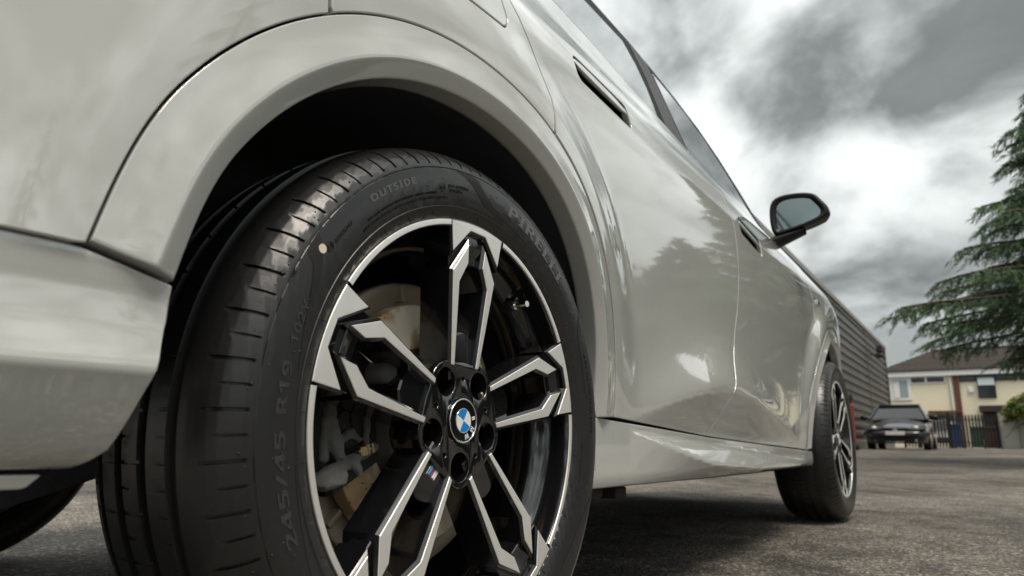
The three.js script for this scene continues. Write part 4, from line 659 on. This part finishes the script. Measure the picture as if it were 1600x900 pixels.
// ---------------------------------------------------------------- dark grey saloon, facing the camera
{
  const c = thing('saloon_car', 'dark grey car parked nose towards the camera beside the corrugated wall', 'car', [-1.68, .175, -23.4]);
  const paint = phys({ color: lin(.028, .029, .036), roughness: .35, clearcoat: 1, clearcoatRoughness: .04, metalness: .2 });
  // body: cross-sections from the nose (z = 0) backwards; each row is half width, sill, waist and bonnet heights
  const secs = [[0, .62, .30, .50, .60], [-.06, .74, .24, .56, .68], [-.22, .84, .20, .64, .76], [-.5, .875, .19, .72, .83], [-.9, .885, .19, .78, .90], [-1.25, .888, .19, .83, .955], [-2.2, .89, .19, .88, .99], [-3.4, .88, .22, .92, 1.02], [-4.1, .84, .28, .9, 1.02], [-4.35, .75, .35, .8, .98]];
  const body = (() => { const pos = [], idx = [], n = 17; for (const [z, w, y0, y1, y2] of secs) for (let k = 0; k < n; k++) { const u = k / (n - 1) * 2 - 1, s = Math.sign(u), a = Math.abs(u); let x, y; if (a > .75) { const q = (1 - a) / .25; x = w * mix(.93, 1, q); y = mix(y0, mix(y0, y1, .55), q); } else if (a > .45) { const q = (.75 - a) / .3; x = w * mix(1, .93, q * q); y = mix(mix(y0, y1, .55), y1, q); } else { const q = (.45 - a) / .45; x = w * .93 * (1 - q); y = y1 + (y2 - y1) * Math.sin(q * Math.PI / 2) ** .55; } pos.push(s * x, y, z); }
    for (let j = 0; j < secs.length - 1; j++) for (let i = 0; i < n - 1; i++) { const a = j * n + i, b = a + 1, d = a + n, e = d + 1; idx.push(a, d, b, b, d, e); } const m0 = pos.length / 3; pos.push(0, .42, .02); for (let i = 0; i < n - 1; i++) idx.push(m0, i, i + 1); return geoFrom(pos, idx); })();
  mesh('body', body, paint, c);
  const cabin = (w0, w1, y0, y1, za, zb, zc, zd) => geoFrom([-w0, y0, za, w0, y0, za, w1, y1, zb, -w1, y1, zb, -w0, y0, zd, w0, y0, zd, w1, y1, zc, -w1, y1, zc], [0, 1, 2, 0, 2, 3, 5, 4, 7, 5, 7, 6, 3, 2, 6, 3, 6, 7, 1, 5, 6, 1, 6, 2, 4, 0, 3, 4, 3, 7]).toNonIndexed();
  const cab = cabin(.80, .56, .93, 1.41, -1.12, -1.95, -3.1, -3.9); cab.computeVertexNormals(); mesh('cabin', cab, M.screen, c);
  mesh('roof', new THREE.BoxGeometry(1.14, .05, 1.3, 12, 1, 6).translate(0, 1.415, -2.5), paint, c);
  for (const s of [-1, 1]) {
    mesh('windscreen_pillar', new THREE.TubeGeometry(new THREE.CatmullRomCurve3([[s * .81, .93, -1.08], [s * .70, 1.17, -1.5], [s * .575, 1.42, -1.95]].map(q => new THREE.Vector3(...q))), 10, .035, 8), paint, c);
    const hl = mesh('headlight', (() => { const sh = new THREE.Shape([[.34, .625], [.55, .70], [.80, .735], [.83, .66], [.74, .61], [.5, .585]].map(q => new THREE.Vector2(s * q[0], q[1]))); return new THREE.ExtrudeGeometry(sh, { depth: .3, bevelEnabled: true, bevelSize: .01, bevelThickness: .02, bevelSegments: 2 }).translate(0, 0, -.26); })(), phys({ color: lin(.12, .12, .12), roughness: .2, clearcoat: 1 }), c);
    mesh('lamp_lens', new THREE.SphereGeometry(.06, 16, 10).scale(1.2, .8, .5).translate(s * .56, .655, .055), M.white, hl);
    mesh('fog_recess', box(.34, .12, .2, s * .60, .40, -.03, .03), M.blackMatte, c);
    mesh('door_mirror', merge([new THREE.SphereGeometry(.12, 16, 10).scale(1, .68, .6).translate(s * 1.0, 1.0, -1.35), box(.16, .04, .05, s * .88, .96, -1.35)]), M.blackTrim, c);
    for (const z of [-.83, -3.45]) { const w = mesh('wheel', new THREE.CylinderGeometry(.315, .315, .21, 32).rotateZ(Math.PI / 2).translate(s * .765, .315, z), M.rubber, c); mesh('wheel_rim', new THREE.CylinderGeometry(.21, .21, .02, 20).rotateZ(Math.PI / 2).translate(s * .872, .315, z), M.steel, w); }
  }
  mesh('grille', box(.86, .10, .10, 0, .60, .01, .03), M.blackMatte, c); mesh('grille_bar', (() => { const g = new THREE.TubeGeometry(new THREE.CatmullRomCurve3([[-.5, .66, -.02], [-.25, .635, .06], [0, .625, .075], [.25, .635, .06], [.5, .66, -.02]].map(q => new THREE.Vector3(...q))), 20, .018, 8); return g; })(), paint, c);
  mesh('badge', merge([box(.10, .02, .02, 0, .63, .095), box(.03, .09, .02, -.035, .60, .095), box(.03, .09, .02, .035, .60, .095), box(.06, .02, .02, 0, .60, .095)]), M.chrome, c);
  mesh('lower_intake', box(1.0, .15, .12, 0, .31, .0, .03), M.blackMatte, c); mesh('bumper_lip', box(1.5, .04, .14, 0, .205, -.03, .015), M.blackMatte, c); mesh('bumper', new THREE.TubeGeometry(new THREE.CatmullRomCurve3([[-.84, .47, -.28], [-.6, .47, .0], [0, .47, .07], [.6, .47, .0], [.84, .47, -.28]].map(q => new THREE.Vector3(...q))), 24, .085, 10), paint, c);
  mesh('number_plate', box(.52, .115, .015, 0, .49, .165, .004), std({ color: lin(.62, .62, .60), roughness: .4 }), c);
  mesh('wiper', merge([box(.6, .015, .02, -.25, .96, -1.06), box(.5, .015, .02, .3, .955, -1.06)]), M.blackMatte, c);
  mesh('dash_shade', box(1.3, .05, .4, 0, .93, -1.4), M.blackMatte, c);
}
// ---------------------------------------------------------------- trees
const needleMat = std({ vertexColors: true, roughness: .75, side: THREE.DoubleSide });
const bark = std({ color: lin(.055, .04, .028), roughness: .95, bumpMap: smudge, bumpScale: .02 });
function conifer(name, label, pos, { height = 8, r0 = 3.4, low = 1.35, seed = 1, dens = 1, group, droopK = .30, nk = 92, skirt = 1, thick = 1, limbs = 0 } = {}) {
  const t = thing(name, label, 'tree', pos, 0, group), rnd = rng(seed);
  const tr = new THREE.CylinderGeometry(.03, .19, height, 10, 12).translate(0, height / 2, 0); mesh('trunk', tr, bark, t);
  const P = [], Cc = [], wood = [];
  const up = new THREE.Vector3(0, 1, 0), v = new THREE.Vector3(), d = new THREE.Vector3(), sd = new THREE.Vector3();
  const needle = (p, dir, len, w, col) => { sd.set(rnd() - .5, rnd() - .5, rnd() - .5).cross(dir).normalize().multiplyScalar(w); P.push(p.x - sd.x, p.y - sd.y, p.z - sd.z, p.x + sd.x, p.y + sd.y, p.z + sd.z, p.x + dir.x * len, p.y + dir.y * len, p.z + dir.z * len); for (let k = 0; k < 3; k++) Cc.push(...col); };
  const nB = Math.round(nk * dens * height / 8);
  for (let b = 0; b < nB; b++) {
    let reach; const f = (b + rnd() * .8) / nB, y = low + (height - low) * f ** 1.15, az = b * 2.39996 + rnd() * .5; reach = (r0 * (1 - ((y - low) / (height - low)) ** .85) + .25) * (.72 + .42 * rnd()) * (f < .10 ? skirt : 1);
    if (limbs && f > .13 && f < .26) reach *= 1.18; const dirx = Math.cos(az), dirz = Math.sin(az), lift = .12 + .25 * f, droop = droopK * reach * (1 - .6 * f);
    const curve = u => v.set(dirx * reach * u, y + lift * reach * u * (1 - u) * 1.6 - droop * u * u + .16 * reach * Math.max(0, u - .7), dirz * reach * u).clone();
    const pts = range(0, 1, 6).map(curve); wood.push(new THREE.TubeGeometry(new THREE.CatmullRomCurve3(pts), 6, .022 * (1 - f * .6), 4));
    const nS = Math.round(thick * (10 + reach * 15) * (dens < 1 ? .7 : 1));
    const shade = .7 + .6 * rnd();
    for (let s = 0; s < nS; s++) {
      const u = .12 + .9 * (s + rnd()) / nS, p0 = curve(Math.min(u, 1.02)); const side = s % 2 ? 1 : -1, sp = (.24 + .38 * rnd()) * (1 - .55 * Math.max(0, u - .3)) * Math.min(1, reach / 1.2 + .25);
      const ang = az + side * (.5 + .6 * rnd()); d.set(Math.cos(ang), (thick > 1 ? -.3 : -.35) - .8 * rnd() * (1 - f * .4), Math.sin(ang)).normalize();
      const nN = Math.round((22 + sp * 46) * (dens < 1 ? .6 : 1)), tone = shade * (.65 + .7 * rnd());
      for (let k = 0; k < nN; k++) {
        const q = (k + rnd()) / nN, p = p0.clone().addScaledVector(d, sp * q); p.y -= .10 * sp * q * q; p.x += (rnd() - .5) * .05; p.y += (rnd() - .5) * .05; p.z += (rnd() - .5) * .05;
        const nd = new THREE.Vector3(d.x + (rnd() - .5) * 1.3, d.y + (rnd() - .5) * 1.1 - .15, d.z + (rnd() - .5) * 1.3).normalize();
        const tip = q > .7 ? 1.35 : 1, c = tone * tip; needle(p, nd, .06 + .07 * rnd(), .0055 + .004 * rnd(), [.050 * c, .094 * c, .036 * c]);
      }
    }
  }
  const g = new THREE.BufferGeometry(); g.setAttribute('position', new THREE.Float32BufferAttribute(P, 3)); g.setAttribute('color', new THREE.Float32BufferAttribute(Cc, 3)); g.computeVertexNormals();
  mesh('crown', g, needleMat, t); mesh('branches', merge(wood), bark, t); return t;
}
const near = conifer('conifer_tree', 'dark green conifer at the right edge, a long branch reaching left before the house', [2.35, .05, -12.4], { height: 6.7, r0: 2.75, low: 1.55, seed: 5, droopK: .08, nk: 185, skirt: .55, thick: 1.05, limbs: 1 });
const far = conifer('conifer_tree', 'conifer across the yard opposite the front doors of the grey SUV', [9.6, .02, -5.6], { height: 9, r0: 2.6, low: .8, seed: 9, dens: .6, group: 'conifers across the yard' });
for (const [x, z, s, r, lb] of [[13.5, .2, .85, 1, 'conifer across the yard, standing nearest to the rear wheel'], [19, 7, 1.05, 2, 'tall conifer across the yard, behind and left of the smallest one'], [14, 11.5, .8, 3.1, 'smallest conifer across the yard, behind the camera'], [20, -9.5, .85, 4.2, 'conifer across the yard, farthest towards the house end of the hedge'], [9, 19, .9, 5, 'conifer standing alone behind the camera, off the end of the row'], [23, 1, 1.1, 2.6, 'tallest conifer across the yard, growing hard against the hedge']]) { const c = far.clone(); c.name = numbered('conifer_tree'); c.userData = { ...far.userData, label: lb }; c.position.set(x, .02, z); c.rotation.y = r; c.scale.setScalar(s); scene.add(c); }
{ const c = conifer('conifer_tree', 'second conifer behind the one at the right edge, farther from the camera', [4.3, .16, -21], { height: 9, r0: 2.9, low: .9, seed: 23, dens: .75, droopK: .2 }); }
// hedge and low buildings across the yard (seen in the paint)
function leafMass(n, seed, place, size, cols) { const rnd = rng(seed), P = [], C = []; for (let i = 0; i < n; i++) { const p = place(rnd), a = rnd() * 6.28, b = rnd() * 3.14, s = size * (.6 + .8 * rnd()); const ux = Math.cos(a) * s, uz = Math.sin(a) * s, uy = Math.cos(b) * s * .6, vx = -Math.sin(a) * s * .5, vz = Math.cos(a) * s * .5, vy = Math.sin(b) * s * .5; P.push(p[0] - ux, p[1] - uy, p[2] - uz, p[0] + vx, p[1] + vy, p[2] + vz, p[0] + ux, p[1] + uy, p[2] + uz); const c = cols[Math.floor(rnd() * cols.length)], k = .7 + .6 * rnd(); for (let q = 0; q < 3; q++) C.push(c[0] * k, c[1] * k, c[2] * k); } const g = new THREE.BufferGeometry(); g.setAttribute('position', new THREE.Float32BufferAttribute(P, 3)); g.setAttribute('color', new THREE.Float32BufferAttribute(C, 3)); g.computeVertexNormals(); return g; }
{
  const h = thing('hedge', 'long clipped hedge across the yard to the right', 'hedge', [24, 0, 2]);
  mesh('hedge_foliage', leafMass(60000, 3, r => [r() * 2.6, .1 + r() * (3.3 + .9 * Math.sin(r() * 9)), (r() - .5) * 62], .16, [[.03, .05, .02], [.045, .065, .02], [.022, .04, .018]]), needleMat, h); mesh('hedge_core', box(1.8, 3.0, 61, 1.4, 1.5, 0, .3), std({ color: lin(.02, .03, .012), roughness: 1 }), h);
  const s = thing('shrub', 'yellow-green shrub hanging over the grey panel wall at the right edge', 'shrub', [2.35, 1.5, -37.5]);
  mesh('foliage', leafMass(4200, 8, r => { const a = r() * 6.28, q = Math.sqrt(r()), k = r(); return [Math.cos(a) * q * 1.15 * (1 - .4 * k), .05 + k * 1.15 * (1 - .5 * q) + .25 * Math.sin(a * 3) * q, Math.sin(a) * q * .6]; }, .085, [[.14, .18, .02], [.20, .23, .03], [.06, .10, .02]]), needleMat, s); mesh('stems', merge([0, 1, 2, 3].map(k => new THREE.CylinderGeometry(.012, .02, 1.5, 6).rotateZ((k - 1.5) * .35).translate((k - 1.5) * .2, .2, 0))), bark, s);
}
tag(mesh('tree_belt', leafMass(70000, 41, r => { const u = r(), x = 9 + u * 26, top = 4.6 + 2.2 * fbm(u * 9, 3, 5, 3) + 1.4 * Math.sin(u * 31); return [x, .2 + r() * top, -31 + 4 * r() + 14 * u * u]; }, .3, [[.03, .05, .02], [.045, .07, .025], [.02, .036, .016]]), needleMat), 'belt of broadleaf trees beyond the yard to the right', 'trees', null, 'stuff');
renderer.render(scene, camera);
